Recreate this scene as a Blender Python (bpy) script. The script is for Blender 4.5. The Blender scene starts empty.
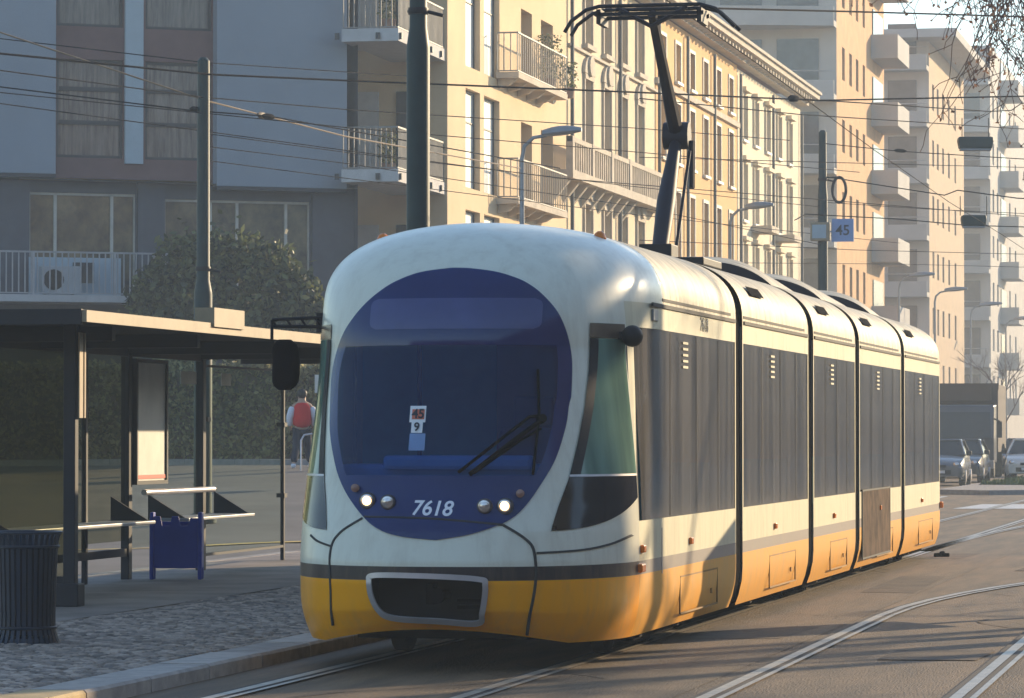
import bpy, bmesh, math, random
from mathutils import Vector, Matrix
random.seed(7)
S = bpy.context.scene
COL = S.collection
R = math.radians
# ------------------------------------------------------------------ camera numbers
F, CX, CY, HOR, EYE = 3800.0, 512.0, 349.0, 435.0, 1.6
YAW = math.atan(780.0 / F); CT, ST = math.cos(YAW), math.sin(YAW)

def at(u, v, d):
    """world point at depth d along the ray through a pixel"""
    lat = (u - CX) / F * d
    return Vector((lat * CT - d * ST, d * CT + lat * ST, EYE + (HOR - v) / F * d))

def street_y(u, X):
    r = (u - CX) / F
    return (-X * CT + (-X) * ST * r) / (ST - CT * r)

SUN_AZ = Vector((0.53, 0.85)).normalized(); SUN_EL = R(14.5)

# ------------------------------------------------------------------ object helpers
def tag(o, label=None, cat=None, group=None, kind=None):
    if label: o['label'] = label
    if cat: o['category'] = cat
    if group: o['group'] = group
    if kind: o['kind'] = kind
    return o

def thing(name, label, cat, loc=(0, 0, 0), rot=0.0, group=None):
    o = bpy.data.objects.new(name, None); COL.objects.link(o)
    o.empty_display_size = 0.3
    o.location = loc; o.rotation_euler = (0, 0, rot)
    return tag(o, label, cat, group)

class MB:
    def __init__(s):
        s.v, s.f, s.m = [], [], []
    def face(s, pts, mi=0):
        b = len(s.v); s.v += [tuple(p) for p in pts]
        s.f.append(tuple(range(b, b + len(pts)))); s.m.append(mi)
    def box(s, x0, y0, z0, x1, y1, z1, mi=0):
        if x0 > x1: x0, x1 = x1, x0
        if y0 > y1: y0, y1 = y1, y0
        if z0 > z1: z0, z1 = z1, z0
        b = len(s.v)
        s.v += [(x0,y0,z0),(x1,y0,z0),(x1,y1,z0),(x0,y1,z0),(x0,y0,z1),(x1,y0,z1),(x1,y1,z1),(x0,y1,z1)]
        for q in ((3,2,1,0),(4,5,6,7),(0,1,5,4),(1,2,6,5),(2,3,7,6),(3,0,4,7)):
            s.f.append(tuple(b + i for i in q)); s.m.append(mi)
        return s
    def tube(s, pts, r, n=6, mi=0, caps=True):
        pts = [Vector(p) for p in pts]
        rs = r if isinstance(r, (list, tuple)) else [r] * len(pts)
        rings = []
        up = None
        for i, p in enumerate(pts):
            a = pts[max(0, i - 1)]; c = pts[min(len(pts) - 1, i + 1)]
            t = (c - a)
            if t.length < 1e-9: t = Vector((0, 0, 1))
            t.normalize()
            if up is None:
                up = Vector((0, 0, 1)) if abs(t.z) < 0.9 else Vector((1, 0, 0))
            e1 = up - t * up.dot(t)
            if e1.length < 1e-6: e1 = t.orthogonal()
            e1.normalize(); e2 = t.cross(e1); up = e1
            b = len(s.v)
            for k in range(n):
                an = 2 * math.pi * k / n
                q = p + (e1 * math.cos(an) + e2 * math.sin(an)) * rs[i]
                s.v.append(tuple(q))
            rings.append(b)
        for i in range(len(rings) - 1):
            for k in range(n):
                k2 = (k + 1) % n
                s.f.append((rings[i] + k, rings[i] + k2, rings[i+1] + k2, rings[i+1] + k)); s.m.append(mi)
        if caps:
            s.f.append(tuple(rings[0] + k for k in reversed(range(n)))); s.m.append(mi)
            s.f.append(tuple(rings[-1] + k for k in range(n))); s.m.append(mi)
        return s
    def lathe(s, prof, c=(0, 0, 0), n=24, mi=0, axis='z'):
        rings = []
        for (r, h) in prof:
            b = len(s.v)
            for k in range(n):
                a = 2 * math.pi * k / n
                if axis == 'z': s.v.append((c[0] + r*math.cos(a), c[1] + r*math.sin(a), c[2] + h))
                elif axis == 'x': s.v.append((c[0] + h, c[1] + r*math.cos(a), c[2] + r*math.sin(a)))
                else: s.v.append((c[0] + r*math.sin(a), c[1] + h, c[2] + r*math.cos(a)))
            rings.append(b)
        for i in range(len(rings) - 1):
            for k in range(n):
                k2 = (k + 1) % n
                s.f.append((rings[i]+k, rings[i]+k2, rings[i+1]+k2, rings[i+1]+k)); s.m.append(mi)
        s.f.append(tuple(rings[0] + k for k in reversed(range(n)))); s.m.append(mi)
        s.f.append(tuple(rings[-1] + k for k in range(n))); s.m.append(mi)
        return s
    def grid(s, P, mi=0, skip=None):
        """P[i][j] points"""
        b = len(s.v); ni, nj = len(P), len(P[0])
        for row in P: s.v += [tuple(p) for p in row]
        for i in range(ni - 1):
            for j in range(nj - 1):
                if skip and skip(i, j): continue
                s.f.append((b+i*nj+j, b+i*nj+j+1, b+(i+1)*nj+j+1, b+(i+1)*nj+j)); s.m.append(mi)
        return s
    def prism(s, poly, h0, h1, axis='y', mi=0):
        """poly in the two other axes (x,z for y; y,z for x; x,y for z)"""
        def mk(p, h):
            return {'y': (p[0], h, p[1]), 'x': (h, p[0], p[1]), 'z': (p[0], p[1], h)}[axis]
        b = len(s.v); n = len(poly)
        s.v += [mk(p, h0) for p in poly] + [mk(p, h1) for p in poly]
        s.f.append(tuple(b + i for i in range(n))); s.m.append(mi)
        s.f.append(tuple(b + n + i for i in reversed(range(n)))); s.m.append(mi)
        for i in range(n):
            j = (i + 1) % n
            s.f.append((b+i, b+n+i, b+n+j, b+j)); s.m.append(mi)
        return s
    def build(s, name, mats, parent=None, smooth=False, bevel=0.0, fix=True, off=None):
        me = bpy.data.meshes.new(name)
        if off is not None:
            o_ = Vector(off); s.v = [tuple(Vector(p) - o_) for p in s.v]
        me.from_pydata(s.v, [], s.f)
        if not isinstance(mats, (list, tuple)): mats = [mats]
        for m in mats: me.materials.append(m)
        if len(mats) > 1: me.polygons.foreach_set('material_index', s.m)
        if fix:
            bm = bmesh.new(); bm.from_mesh(me)
            bmesh.ops.recalc_face_normals(bm, faces=bm.faces)
            bm.to_mesh(me); bm.free()
        if smooth:
            me.polygons.foreach_set('use_smooth', [True] * len(me.polygons))
            if smooth != 'all':
                try: me.set_sharp_from_angle(angle=R(38))
                except Exception: pass
        me.update()
        o = bpy.data.objects.new(name, me); COL.objects.link(o)
        if parent is not None: o.parent = parent
        if off is not None: o.location = off
        if bevel:
            b = o.modifiers.new('bev', 'BEVEL'); b.width = bevel; b.segments = 2; b.limit_method = 'ANGLE'
        return o

def build_split(mb, name, mats, parent=None, **kw):
    """one object per disconnected piece"""
    par = list(range(len(mb.v)))
    def find(a):
        while par[a] != a: par[a] = par[par[a]]; a = par[a]
        return a
    for f in mb.f:
        r0 = find(f[0])
        for q in f[1:]: par[find(q)] = r0
    groups = {}
    for f, m in zip(mb.f, mb.m): groups.setdefault(find(f[0]), []).append((f, m))
    out = []
    for fs in groups.values():
        n = MB(); idx = {}
        for f, m in fs:
            t = []
            for q in f:
                if q not in idx: idx[q] = len(n.v); n.v.append(mb.v[q])
                t.append(idx[q])
            n.f.append(tuple(t)); n.m.append(m)
        out.append(n.build(name, mats, parent, **kw))
    return out

def text_mesh(body, size, thick=0.0, shear=0.0, bold=0.0, sx=1.0):
    cu = bpy.data.curves.new('lettering', 'FONT'); cu.body = body; cu.size = size
    cu.align_x = 'CENTER'; cu.align_y = 'CENTER'; cu.extrude = thick; cu.shear = shear; cu.offset = bold
    o = bpy.data.objects.new('lettering', cu); COL.objects.link(o)
    dg = bpy.context.evaluated_depsgraph_get()
    me = bpy.data.meshes.new_from_object(o.evaluated_get(dg))
    bpy.data.objects.remove(o)
    vs = [(v.co.x * sx, v.co.y, v.co.z) for v in me.vertices]; fs = [tuple(p.vertices) for p in me.polygons]
    bpy.data.meshes.remove(me)
    return vs, fs

def copy_tree(o, parent=None):
    c = o.copy(); COL.objects.link(c)
    if parent is not None: c.parent = parent
    for ch in list(o.children): copy_tree(ch, c)
    return c

# ------------------------------------------------------------------ materials
def new_mat(name):
    m = bpy.data.materials.new(name); m.use_nodes = True
    nt = m.node_tree; return m, nt, nt.nodes['Principled BSDF']

def mat(name, col, rough=0.6, metal=0.0, var=0.15, scale=3.0, bump=0.0, bscale=None, spec=0.5, coat=0.0,
        stretch=(1, 1, 1), var2=None, coords='Object', emit=0.0):
    m, nt, b = new_mat(name)
    N, L = nt.nodes, nt.links
    b.inputs['Roughness'].default_value = rough; b.inputs['Metallic'].default_value = metal
    b.inputs['Specular IOR Level'].default_value = spec
    if coat: b.inputs['Coat Weight'].default_value = coat; b.inputs['Coat Roughness'].default_value = 0.08
    tc = N.new('ShaderNodeTexCoord'); mp = N.new('ShaderNodeMapping'); mp.inputs['Scale'].default_value = stretch
    L.new(tc.outputs[coords], mp.inputs['Vector'])
    no = N.new('ShaderNodeTexNoise'); no.inputs['Scale'].default_value = scale; no.inputs['Detail'].default_value = 6
    no.inputs['Roughness'].default_value = 0.62
    L.new(mp.outputs['Vector'], no.inputs['Vector'])
    cr = N.new('ShaderNodeValToRGB')
    c = Vector(col[:3]); lo = c * (1 - var); hi = c * (1 + var)
    if var2: hi = Vector(var2)
    cr.color_ramp.elements[0].position = 0.32; cr.color_ramp.elements[0].color = (*lo, 1)
    cr.color_ramp.elements[1].position = 0.68; cr.color_ramp.elements[1].color = (*[min(1, x) for x in hi], 1)
    L.new(no.outputs['Fac'], cr.inputs['Fac']); L.new(cr.outputs['Color'], b.inputs['Base Color'])
    if bump:
        n2 = N.new('ShaderNodeTexNoise'); n2.inputs['Scale'].default_value = bscale or scale * 8; n2.inputs['Detail'].default_value = 4
        L.new(mp.outputs['Vector'], n2.inputs['Vector'])
        bp = N.new('ShaderNodeBump'); bp.inputs['Strength'].default_value = bump; bp.inputs['Distance'].default_value = 0.02
        L.new(n2.outputs['Fac'], bp.inputs['Height']); L.new(bp.outputs['Normal'], b.inputs['Normal'])
    if emit:
        b.inputs['Emission Color'].default_value = (*col[:3], 1); b.inputs['Emission Strength'].default_value = emit
    return m

def leaf_mat(name, col, hi, trans=0.35):
    m, nt, b = new_mat(name); N, L = nt.nodes, nt.links
    gi = N.new('ShaderNodeNewGeometry')
    cr = N.new('ShaderNodeValToRGB'); cr.color_ramp.elements[0].color = (*col, 1); cr.color_ramp.elements[1].color = (*hi, 1)
    L.new(gi.outputs['Random Per Island'], cr.inputs['Fac']); L.new(cr.outputs['Color'], b.inputs['Base Color'])
    b.inputs['Roughness'].default_value = 0.55
    tr = N.new('ShaderNodeBsdfTranslucent'); L.new(cr.outputs['Color'], tr.inputs['Color'])
    mx = N.new('ShaderNodeMixShader'); mx.inputs['Fac'].default_value = trans
    L.new(b.outputs['BSDF'], mx.inputs[1]); L.new(tr.outputs['BSDF'], mx.inputs[2])
    L.new(mx.outputs['Shader'], N['Material Output'].inputs['Surface'])
    return m

def glass_mat(name, tint, body, clear=0.4, rough=0.05, streak=0.0, spec=0.5):
    """tinted pane: part see-through, part dusty coloured film, with a clear-coat reflection"""
    m, nt, b = new_mat(name); N, L = nt.nodes, nt.links
    b.inputs['Base Color'].default_value = (*body, 1); b.inputs['Roughness'].default_value = rough
    b.inputs['Specular IOR Level'].default_value = spec
    t = N.new('ShaderNodeBsdfTransparent'); t.inputs['Color'].default_value = (*tint, 1)
    mx = N.new('ShaderNodeMixShader'); mx.inputs['Fac'].default_value = 1 - clear
    L.new(t.outputs['BSDF'], mx.inputs[1]); L.new(b.outputs['BSDF'], mx.inputs[2])
    if streak:  # streaks put dust and reflections into the film colour
        tc = N.new('ShaderNodeTexCoord'); mp = N.new('ShaderNodeMapping'); mp.inputs['Scale'].default_value = (1, 1, 0.06)
        L.new(tc.outputs['Object'], mp.inputs['Vector'])
        no = N.new('ShaderNodeTexNoise'); no.inputs['Scale'].default_value = 5; no.inputs['Detail'].default_value = 7
        L.new(mp.outputs['Vector'], no.inputs['Vector'])
        cr = N.new('ShaderNodeValToRGB')
        cr.color_ramp.elements[0].position = 0.3; cr.color_ramp.elements[0].color = (*[x * (1 - streak) for x in body], 1)
        cr.color_ramp.elements[1].position = 0.7; cr.color_ramp.elements[1].color = (*[min(1, x * (1 + streak)) for x in body], 1)
        L.new(no.outputs['Fac'], cr.inputs['Fac']); L.new(cr.outputs['Color'], b.inputs['Base Color'])
    L.new(mx.outputs['Shader'], N['Material Output'].inputs['Surface'])
    return m

def livery_mat(name, stripe, rough=0.32, yellow=(0.68, 0.32, 0.008), cream=(0.64, 0.60, 0.44), dirt=0.5):
    """yellow skirt, dark waist stripe, cream upper: the paint scheme by height, with dust streaks"""
    m, nt, b = new_mat(name); N, L = nt.nodes, nt.links
    tc = N.new('ShaderNodeTexCoord'); sx = N.new('ShaderNodeSeparateXYZ'); L.new(tc.outputs['Object'], sx.inputs['Vector'])
    mr = N.new('ShaderNodeMapRange'); mr.inputs['From Min'].default_value = 0; mr.inputs['From Max'].default_value = 4
    L.new(sx.outputs['Z'], mr.inputs['Value'])
    cr = N.new('ShaderNodeValToRGB'); cr.color_ramp.interpolation = 'CONSTANT'
    e = cr.color_ramp.elements
    e[0].position = 0; e[0].color = (*yellow, 1)
    e[1].position = 0.612 / 4; e[1].color = (*stripe, 1)
    x = e.new(0.712 / 4); x.color = (*cream, 1)
    L.new(mr.outputs['Result'], cr.inputs['Fac'])
    mp = N.new('ShaderNodeMapping'); mp.inputs['Scale'].default_value = (2.2, 2.2, 0.35); L.new(tc.outputs['Object'], mp.inputs['Vector'])
    no = N.new('ShaderNodeTexNoise'); no.inputs['Scale'].default_value = 4; no.inputs['Detail'].default_value = 8; no.inputs['Roughness'].default_value = 0.7
    L.new(mp.outputs['Vector'], no.inputs['Vector'])
    dr = N.new('ShaderNodeValToRGB'); dr.color_ramp.elements[0].position = 0.46; dr.color_ramp.elements[0].color = (0, 0, 0, 1)
    dr.color_ramp.elements[1].position = 0.85; dr.color_ramp.elements[1].color = (dirt, dirt, dirt, 1)
    L.new(no.outputs['Fac'], dr.inputs['Fac'])
    mx = N.new('ShaderNodeMix'); mx.data_type = 'RGBA'; L.new(dr.outputs['Color'], mx.inputs['Factor'])
    L.new(cr.outputs['Color'], mx.inputs['A']); mx.inputs['B'].default_value = (0.30, 0.22, 0.13, 1)
    L.new(mx.outputs['Result'], b.inputs['Base Color'])
    b.inputs['Roughness'].default_value = rough
    b.inputs['Specular IOR Level'].default_value = 0.28; b.inputs['Coat Weight'].default_value = 0.06; b.inputs['Coat Roughness'].default_value = 0.15
    return m

M = {}
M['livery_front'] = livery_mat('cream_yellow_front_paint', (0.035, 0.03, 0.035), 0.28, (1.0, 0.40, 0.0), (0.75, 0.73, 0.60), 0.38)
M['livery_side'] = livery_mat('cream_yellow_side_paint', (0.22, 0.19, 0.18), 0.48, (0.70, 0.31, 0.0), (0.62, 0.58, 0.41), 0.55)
M['roof_paint'] = mat('dusty_roof_paint', (0.43, 0.385, 0.285), 0.6, var=0.45, scale=3.2, stretch=(.6, 2.4, 1), spec=0.3, bump=0.05, bscale=40)
M['panel_line'] = mat('faint_panel_line', (0.30, 0.16, 0.03), 0.8)
M['glass_joint'] = mat('glass_joint', (0.055, 0.052, 0.05), 0.6)
M['seam'] = mat('panel_gap', (0.03, 0.03, 0.03), 0.8)
M['rubber'] = mat('black_rubber', (0.004, 0.004, 0.006), 0.95, bump=0.1, bscale=60, spec=0.02)
M['black_metal'] = mat('black_metal', (0.010, 0.010, 0.014), 0.55, spec=0.25)
M['dark_fairing'] = mat('dark_fairing', (0.018, 0.016, 0.026), 0.55, spec=0.3)
M['navy'] = mat('navy_windscreen_band', (0.006, 0.022, 0.115), 0.10, var=0.1, spec=0.4)
M['windscreen'] = glass_mat('blue_windscreen_glass', (0.40, 0.72, 1.0), (0.003, 0.036, 0.15), 0.62, 0.04, spec=0.35)
M['display'] = mat('display_pane', (0.055, 0.068, 0.19), 0.25, var=0.12)
M['side_glass'] = glass_mat('dusty_reflection_side_glass', (0.75, 0.66, 0.52), (0.125, 0.117, 0.108), 0.14, 0.10, streak=0.65, spec=0.45)  # streaked tone holds painted street reflections besides the dust
M['cab_glass'] = glass_mat('green_cab_glass', (0.45, 0.75, 0.62), (0.15, 0.25, 0.20), 0.12, 0.07, streak=0.35)
M['cab_dark'] = mat('dark_cab_panel', (0.012, 0.011, 0.015), 0.12, spec=0.4)
M['bronze'] = mat('bronze_band', (0.16, 0.12, 0.09), 0.25, metal=0.5)
M['lamp_lit'] = mat('lit_headlamp', (1.0, 0.62, 0.26), 0.2, var=0.0, emit=2.2)
M['lamp_off'] = mat('unlit_lamp', (0.55, 0.50, 0.48), 0.12, metal=0.7, var=0.25, scale=30)
M['amber'] = mat('amber_lens', (0.75, 0.20, 0.02), 0.25)
M['amber_dim'] = mat('dim_amber_lens', (0.32, 0.17, 0.13), 0.2)
M['white_paint'] = mat('white_letter_paint', (0.80, 0.80, 0.84), 0.5, var=0.03)
M['silver'] = mat('brushed_silver', (0.50, 0.48, 0.50), 0.35, metal=0.6)
M['steel'] = mat('polished_rail_steel', (0.38, 0.33, 0.26), 0.45, metal=0.3, var=0.3, scale=6)
M['rail_side'] = mat('rusty_rail_groove', (0.05, 0.04, 0.033), 0.8)
M['grey_metal'] = mat('grey_metal', (0.24, 0.25, 0.27), 0.45, metal=0.3)
M['green_pole'] = mat('dark_green_pole_paint', (0.007, 0.026, 0.027), 0.5, var=0.25, scale=4, spec=0.3)
M['interior'] = mat('tram_interior', (0.30, 0.26, 0.22), 0.7)
M['teal'] = mat('teal_cab_panel', (0.06, 0.30, 0.34), 0.6)
M['maroon'] = mat('maroon_cab_panel', (0.16, 0.03, 0.09), 0.6)
M['dash'] = mat('blue_grey_dashboard', (0.16, 0.26, 0.46), 0.6)
M['card'] = mat('white_card', (0.8, 0.8, 0.8), 0.6, var=0.03)
M['red_card'] = mat('red_card', (0.62, 0.16, 0.09), 0.6, var=0.03)
M['ink'] = mat('black_ink', (0.02, 0.02, 0.03), 0.6, var=0.0)
M['poster_ad'] = mat('worn_advert_board', (0.075, 0.045, 0.038), 0.9, var=0.6, scale=3, var2=(.14, .09, .06), spec=0.08)
def stone_mat(name, c1, c2):
    m = mat(name, c1, 0.75, var=0.22, scale=7, bump=0.3, bscale=60); nt = m.node_tree; N, L = nt.nodes, nt.links
    b = N['Principled BSDF']; src = b.inputs['Base Color'].links[0].from_socket
    gi = N.new('ShaderNodeNewGeometry'); cr = N.new('ShaderNodeValToRGB'); cr.color_ramp.elements[0].color = (*[x / y for x, y in zip(c2, c1)], 1); cr.color_ramp.elements[1].color = (1.25, 1.22, 1.2, 1)
    L.new(gi.outputs['Random Per Island'], cr.inputs['Fac'])
    mx = N.new('ShaderNodeMix'); mx.data_type = 'RGBA'; mx.blend_type = 'MULTIPLY'; mx.inputs['Factor'].default_value = 1.0
    L.new(src, mx.inputs['A']); L.new(cr.outputs['Color'], mx.inputs['B']); L.new(mx.outputs['Result'], b.inputs['Base Color']); return m
M['kerb_stone'] = stone_mat('granite_kerb_stones', (0.36, 0.31, 0.27), (0.22, 0.185, 0.16))
M['asphalt'] = mat('worn_asphalt', (0.128, 0.078, 0.038), 0.75, var=0.5, scale=0.9, stretch=(3.2, 0.35, 1), bump=0.55, bscale=26, coords='Object')
M['asphalt_grey'] = mat('grey_asphalt', (0.11, 0.10, 0.095), 0.85, var=0.25, scale=0.5, bump=0.3, bscale=20)
M['track_concrete'] = mat('track_bed', (0.115, 0.070, 0.034), 0.75, var=0.38, scale=1.4, stretch=(3, 0.3, 1), bump=0.5, bscale=30)
M['kerb'] = mat('granite_kerb', (0.30, 0.27, 0.25), 0.75, var=0.22, scale=7, bump=0.25, bscale=70)
M['kerb_sunlit'] = mat('yellow_sunlit_kerb', (0.42, 0.30, 0.14), 0.75, var=0.25, scale=5, bump=0.2)
M['road_paint'] = mat('worn_road_paint', (0.52, 0.53, 0.54), 0.7, var=0.2, scale=5)
M['leaf_dark'] = leaf_mat('dark_evergreen_leaf', (0.010, 0.022, 0.010), (0.19, 0.20, 0.075))
M['leaf_hedge'] = leaf_mat('hedge_leaf', (0.07, 0.07, 0.035), (0.50, 0.44, 0.22), 0.5)
M['twig'] = mat('brown_bark', (0.15, 0.10, 0.08), 0.85, bump=0.4)
M['leaf_dry'] = leaf_mat('dry_leaf', (0.14, 0.08, 0.06), (0.34, 0.20, 0.13), 0.5)
M['shelter_dark'] = mat('dark_shelter_metal', (0.014, 0.014, 0.018), 0.5, spec=0.3)
M['shelter_fascia'] = mat('sunlit_sand_fascia', (0.30, 0.22, 0.13), 0.55)
M['soffit'] = mat('shelter_soffit', (0.022, 0.02, 0.02), 0.8, spec=0.2)
M['shelter_glass'] = glass_mat('shelter_glass', (0.92, 0.96, 0.92), (0.05, 0.05, 0.045), 0.94, 0.05, spec=0.6)
M['smoked_glass'] = glass_mat('smoked_shelter_glass', (0.74, 0.74, 0.64), (0.02, 0.02, 0.018), 0.92, 0.06)
M['bin_metal'] = mat('dark_blue_grey_bin_paint', (0.016, 0.024, 0.042), 0.45, var=0.2, spec=0.35)
M['blue_plastic'] = mat('blue_plastic', (0.010, 0.035, 0.30), 0.5, var=0.15, spec=0.3)
M['poster'] = mat('faded_white_poster', (0.62, 0.60, 0.55), 0.5, var=0.12, scale=2)
M['red_strip'] = mat('red_poster_strip', (0.65, 0.08, 0.04), 0.5, var=0.05)
# building materials
M['cream'] = mat('cream_render', (0.66, 0.485, 0.29), 0.9, var=0.08, scale=0.7, bump=0.1)
M['cream_pale'] = mat('pale_cream_render', (0.66, 0.53, 0.36), 0.9, var=0.09, scale=0.7, bump=0.1)
M['orange'] = mat('orange_render', (0.64, 0.38, 0.15), 0.9, var=0.09, scale=0.6, bump=0.1)
M['ivory'] = mat('ivory_render', (0.70, 0.60, 0.44), 0.9, var=0.08, scale=0.7, bump=0.1)
M['stone'] = mat('carved_stone', (0.50, 0.43, 0.34), 0.9, var=0.16, scale=2, bump=0.2)
M['brick'] = mat('orange_brick', (0.54, 0.31, 0.14), 0.9, var=0.15, scale=1.2, bump=0.2)
M['concrete'] = mat('pale_concrete', (0.42, 0.40, 0.38), 0.9, var=0.1, scale=0.6)
M['brick_pale'] = mat('tan_brick', (0.50, 0.36, 0.23), 0.9, var=0.12, scale=1.2)
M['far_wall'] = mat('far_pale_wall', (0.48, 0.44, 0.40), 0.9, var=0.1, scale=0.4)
M['blue_clad'] = mat('blue_grey_cladding', (0.235, 0.265, 0.31), 0.6, var=0.05, scale=0.8)
M['pale_clad'] = mat('pale_blue_panel', (0.36, 0.42, 0.46), 0.6, var=0.05)
M['brown_clad'] = mat('red_brown_ribbed_panel', (0.15, 0.075, 0.07), 0.7, var=0.12, scale=2)
M['slate'] = mat('dark_slate_pillar', (0.075, 0.075, 0.09), 0.7, var=0.12)
M['frame_dark'] = mat('dark_window_frame', (0.025, 0.025, 0.03), 0.5)
M['frame_pale'] = mat('pale_window_frame', (0.50, 0.46, 0.40), 0.6)
M['frame_white'] = mat('white_window_frame', (0.72, 0.70, 0.66), 0.6)
M['pane'] = mat('window_glass', (0.06, 0.06, 0.065), 0.12, var=0.4, scale=1.5)
M['pane_tree'] = mat('window_glass_painted_reflection', (0.15, 0.12, 0.08), 0.22, var=0.75, scale=1.6)
M['curtain_reflection'] = mat('curtain_reflection_pane', (0.17, 0.145, 0.13), 0.3, var=0.55, scale=3.5, stretch=(3, 1, .6))
def reflect_mat(name, lo, hi, scale, stretch, dist=0.15):  # blotchy noise colour paints reflections into a pane
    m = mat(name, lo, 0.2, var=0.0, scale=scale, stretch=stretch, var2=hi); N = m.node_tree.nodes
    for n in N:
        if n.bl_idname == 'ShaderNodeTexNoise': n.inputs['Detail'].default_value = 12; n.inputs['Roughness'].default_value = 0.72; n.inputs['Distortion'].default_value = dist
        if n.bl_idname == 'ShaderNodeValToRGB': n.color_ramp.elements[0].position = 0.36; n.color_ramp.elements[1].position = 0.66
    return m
M['pane_tree'] = reflect_mat('window_glass_painted_tree_reflection', (0.035, 0.032, 0.03), (0.21, 0.165, 0.10), 1.7, (1, 1, .8))  # brown patches are tree reflections put into the colour
M['curtain_reflection'] = reflect_mat('window_glass_curtain_and_reflection', (0.05, 0.045, 0.05), (0.22, 0.185, 0.165), 2.2, (4.5, 1, .35))  # curtain folds mixed with reflections painted on the glass
M['blind'] = mat('white_blind', (0.72, 0.72, 0.70), 0.5, var=0.05)
M['railing'] = mat('grey_railing', (0.22, 0.20, 0.18), 0.5)
M['railing_pale'] = mat('pale_railing', (0.36, 0.34, 0.34), 0.5)
M['slab'] = mat('balcony_slab', (0.48, 0.46, 0.45), 0.85, var=0.1)
M['ac_white'] = mat('air_conditioner_white', (0.46, 0.47, 0.48), 0.5, var=0.05)
M['tile'] = mat('roof_tiles', (0.28, 0.16, 0.11), 0.9, var=0.2, scale=6)
M['wire'] = mat('wire_black', (0.012, 0.012, 0.016), 0.9, spec=0.05)
M['wire_sunlit'] = mat('wire_sunlit', (0.20, 0.14, 0.08), 0.6)  # brighter tone paints sunlight on the slanting wire
M['tarp'] = mat('grass_green', (0.07, 0.12, 0.025), 0.9, var=0.4, scale=4)
M['skin'] = mat('skin', (0.45, 0.27, 0.19), 0.6, var=0.05)
M['red_cloth'] = mat('red_cloth', (0.62, 0.015, 0.02), 0.8, var=0.1)
M['white_cloth'] = mat('white_cloth', (0.66, 0.66, 0.72), 0.8, var=0.06)
M['denim'] = mat('dark_denim', (0.012, 0.017, 0.035), 0.85, var=0.2)
M['hair'] = mat('dark_hair', (0.014, 0.011, 0.01), 0.6)
M['car_silver'] = mat('silver_car_paint', (0.12, 0.13, 0.15), 0.25, metal=0.3, coat=0.6)
M['car_grey'] = mat('grey_car_paint', (0.04, 0.05, 0.07), 0.25, metal=0.3, coat=0.6)
M['car_white'] = mat('white_car_paint', (0.66, 0.63, 0.58), 0.3, coat=0.5)
M['car_glass'] = mat('car_glass', (0.015, 0.022, 0.032), 0.10, spec=0.3)
M['truck_blue'] = mat('dark_blue_truck_paint', (0.008, 0.016, 0.045), 0.35, coat=0.3)
M['truck_box'] = mat('brown_truck_box', (0.055, 0.032, 0.024), 0.8)
M['sign_blue'] = mat('blue_sign', (0.22, 0.30, 0.52), 0.5, var=0.05)
M['tyre'] = mat('tyre', (0.02, 0.02, 0.02), 0.85)

def cobble_mat(name, c1, c2, gap, scale, bump=0.9, stretch=(1, 1, 1)):
    m, nt, b = new_mat(name); N, L = nt.nodes, nt.links
    tc = N.new('ShaderNodeTexCoord'); mp = N.new('ShaderNodeMapping'); mp.inputs['Scale'].default_value = stretch
    L.new(tc.outputs['Object'], mp.inputs['Vector'])
    vo = N.new('ShaderNodeTexVoronoi'); vo.feature = 'DISTANCE_TO_EDGE'; vo.inputs['Scale'].default_value = scale; vo.inputs['Randomness'].default_value = 0.55
    vc = N.new('ShaderNodeTexVoronoi'); vc.inputs['Scale'].default_value = scale; vc.inputs['Randomness'].default_value = 0.55
    L.new(mp.outputs['Vector'], vo.inputs['Vector']); L.new(mp.outputs['Vector'], vc.inputs['Vector'])
    r1 = N.new('ShaderNodeValToRGB'); r1.color_ramp.elements[0].color = (*c1, 1); r1.color_ramp.elements[1].color = (*c2, 1)
    sp = N.new('ShaderNodeSeparateColor'); L.new(vc.outputs['Color'], sp.inputs['Color']); L.new(sp.outputs['Red'], r1.inputs['Fac'])
    r2 = N.new('ShaderNodeValToRGB'); r2.color_ramp.elements[0].position = 0.0; r2.color_ramp.elements[0].color = (0, 0, 0, 1)
    r2.color_ramp.elements[1].position = 0.09; r2.color_ramp.elements[1].color = (1, 1, 1, 1); L.new(vo.outputs['Distance'], r2.inputs['Fac'])
    mx = N.new('ShaderNodeMix'); mx.data_type = 'RGBA'; L.new(r2.outputs['Color'], mx.inputs['Factor'])
    mx.inputs['A'].default_value = (*gap, 1); L.new(r1.outputs['Color'], mx.inputs['B'])
    no = N.new('ShaderNodeTexNoise'); no.inputs['Scale'].default_value = 0.9; no.inputs['Detail'].default_value = 5; L.new(tc.outputs['Object'], no.inputs['Vector'])
    mm = N.new('ShaderNodeMix'); mm.data_type = 'RGBA'; mm.blend_type = 'MULTIPLY'; mm.inputs['Factor'].default_value = 0.7
    r3 = N.new('ShaderNodeValToRGB'); r3.color_ramp.elements[0].position = .3; r3.color_ramp.elements[0].color = (.55, .55, .55, 1); r3.color_ramp.elements[1].position = .7
    L.new(no.outputs['Fac'], r3.inputs['Fac']); L.new(mx.outputs['Result'], mm.inputs['A']); L.new(r3.outputs['Color'], mm.inputs['B'])
    L.new(mm.outputs['Result'], b.inputs['Base Color'])
    bp = N.new('ShaderNodeBump'); bp.inputs['Strength'].default_value = bump; bp.inputs['Distance'].default_value = 0.02
    L.new(r2.outputs['Color'], bp.inputs['Height']); L.new(bp.outputs['Normal'], b.inputs['Normal'])
    b.inputs['Roughness'].default_value = 0.6
    return m
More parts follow.
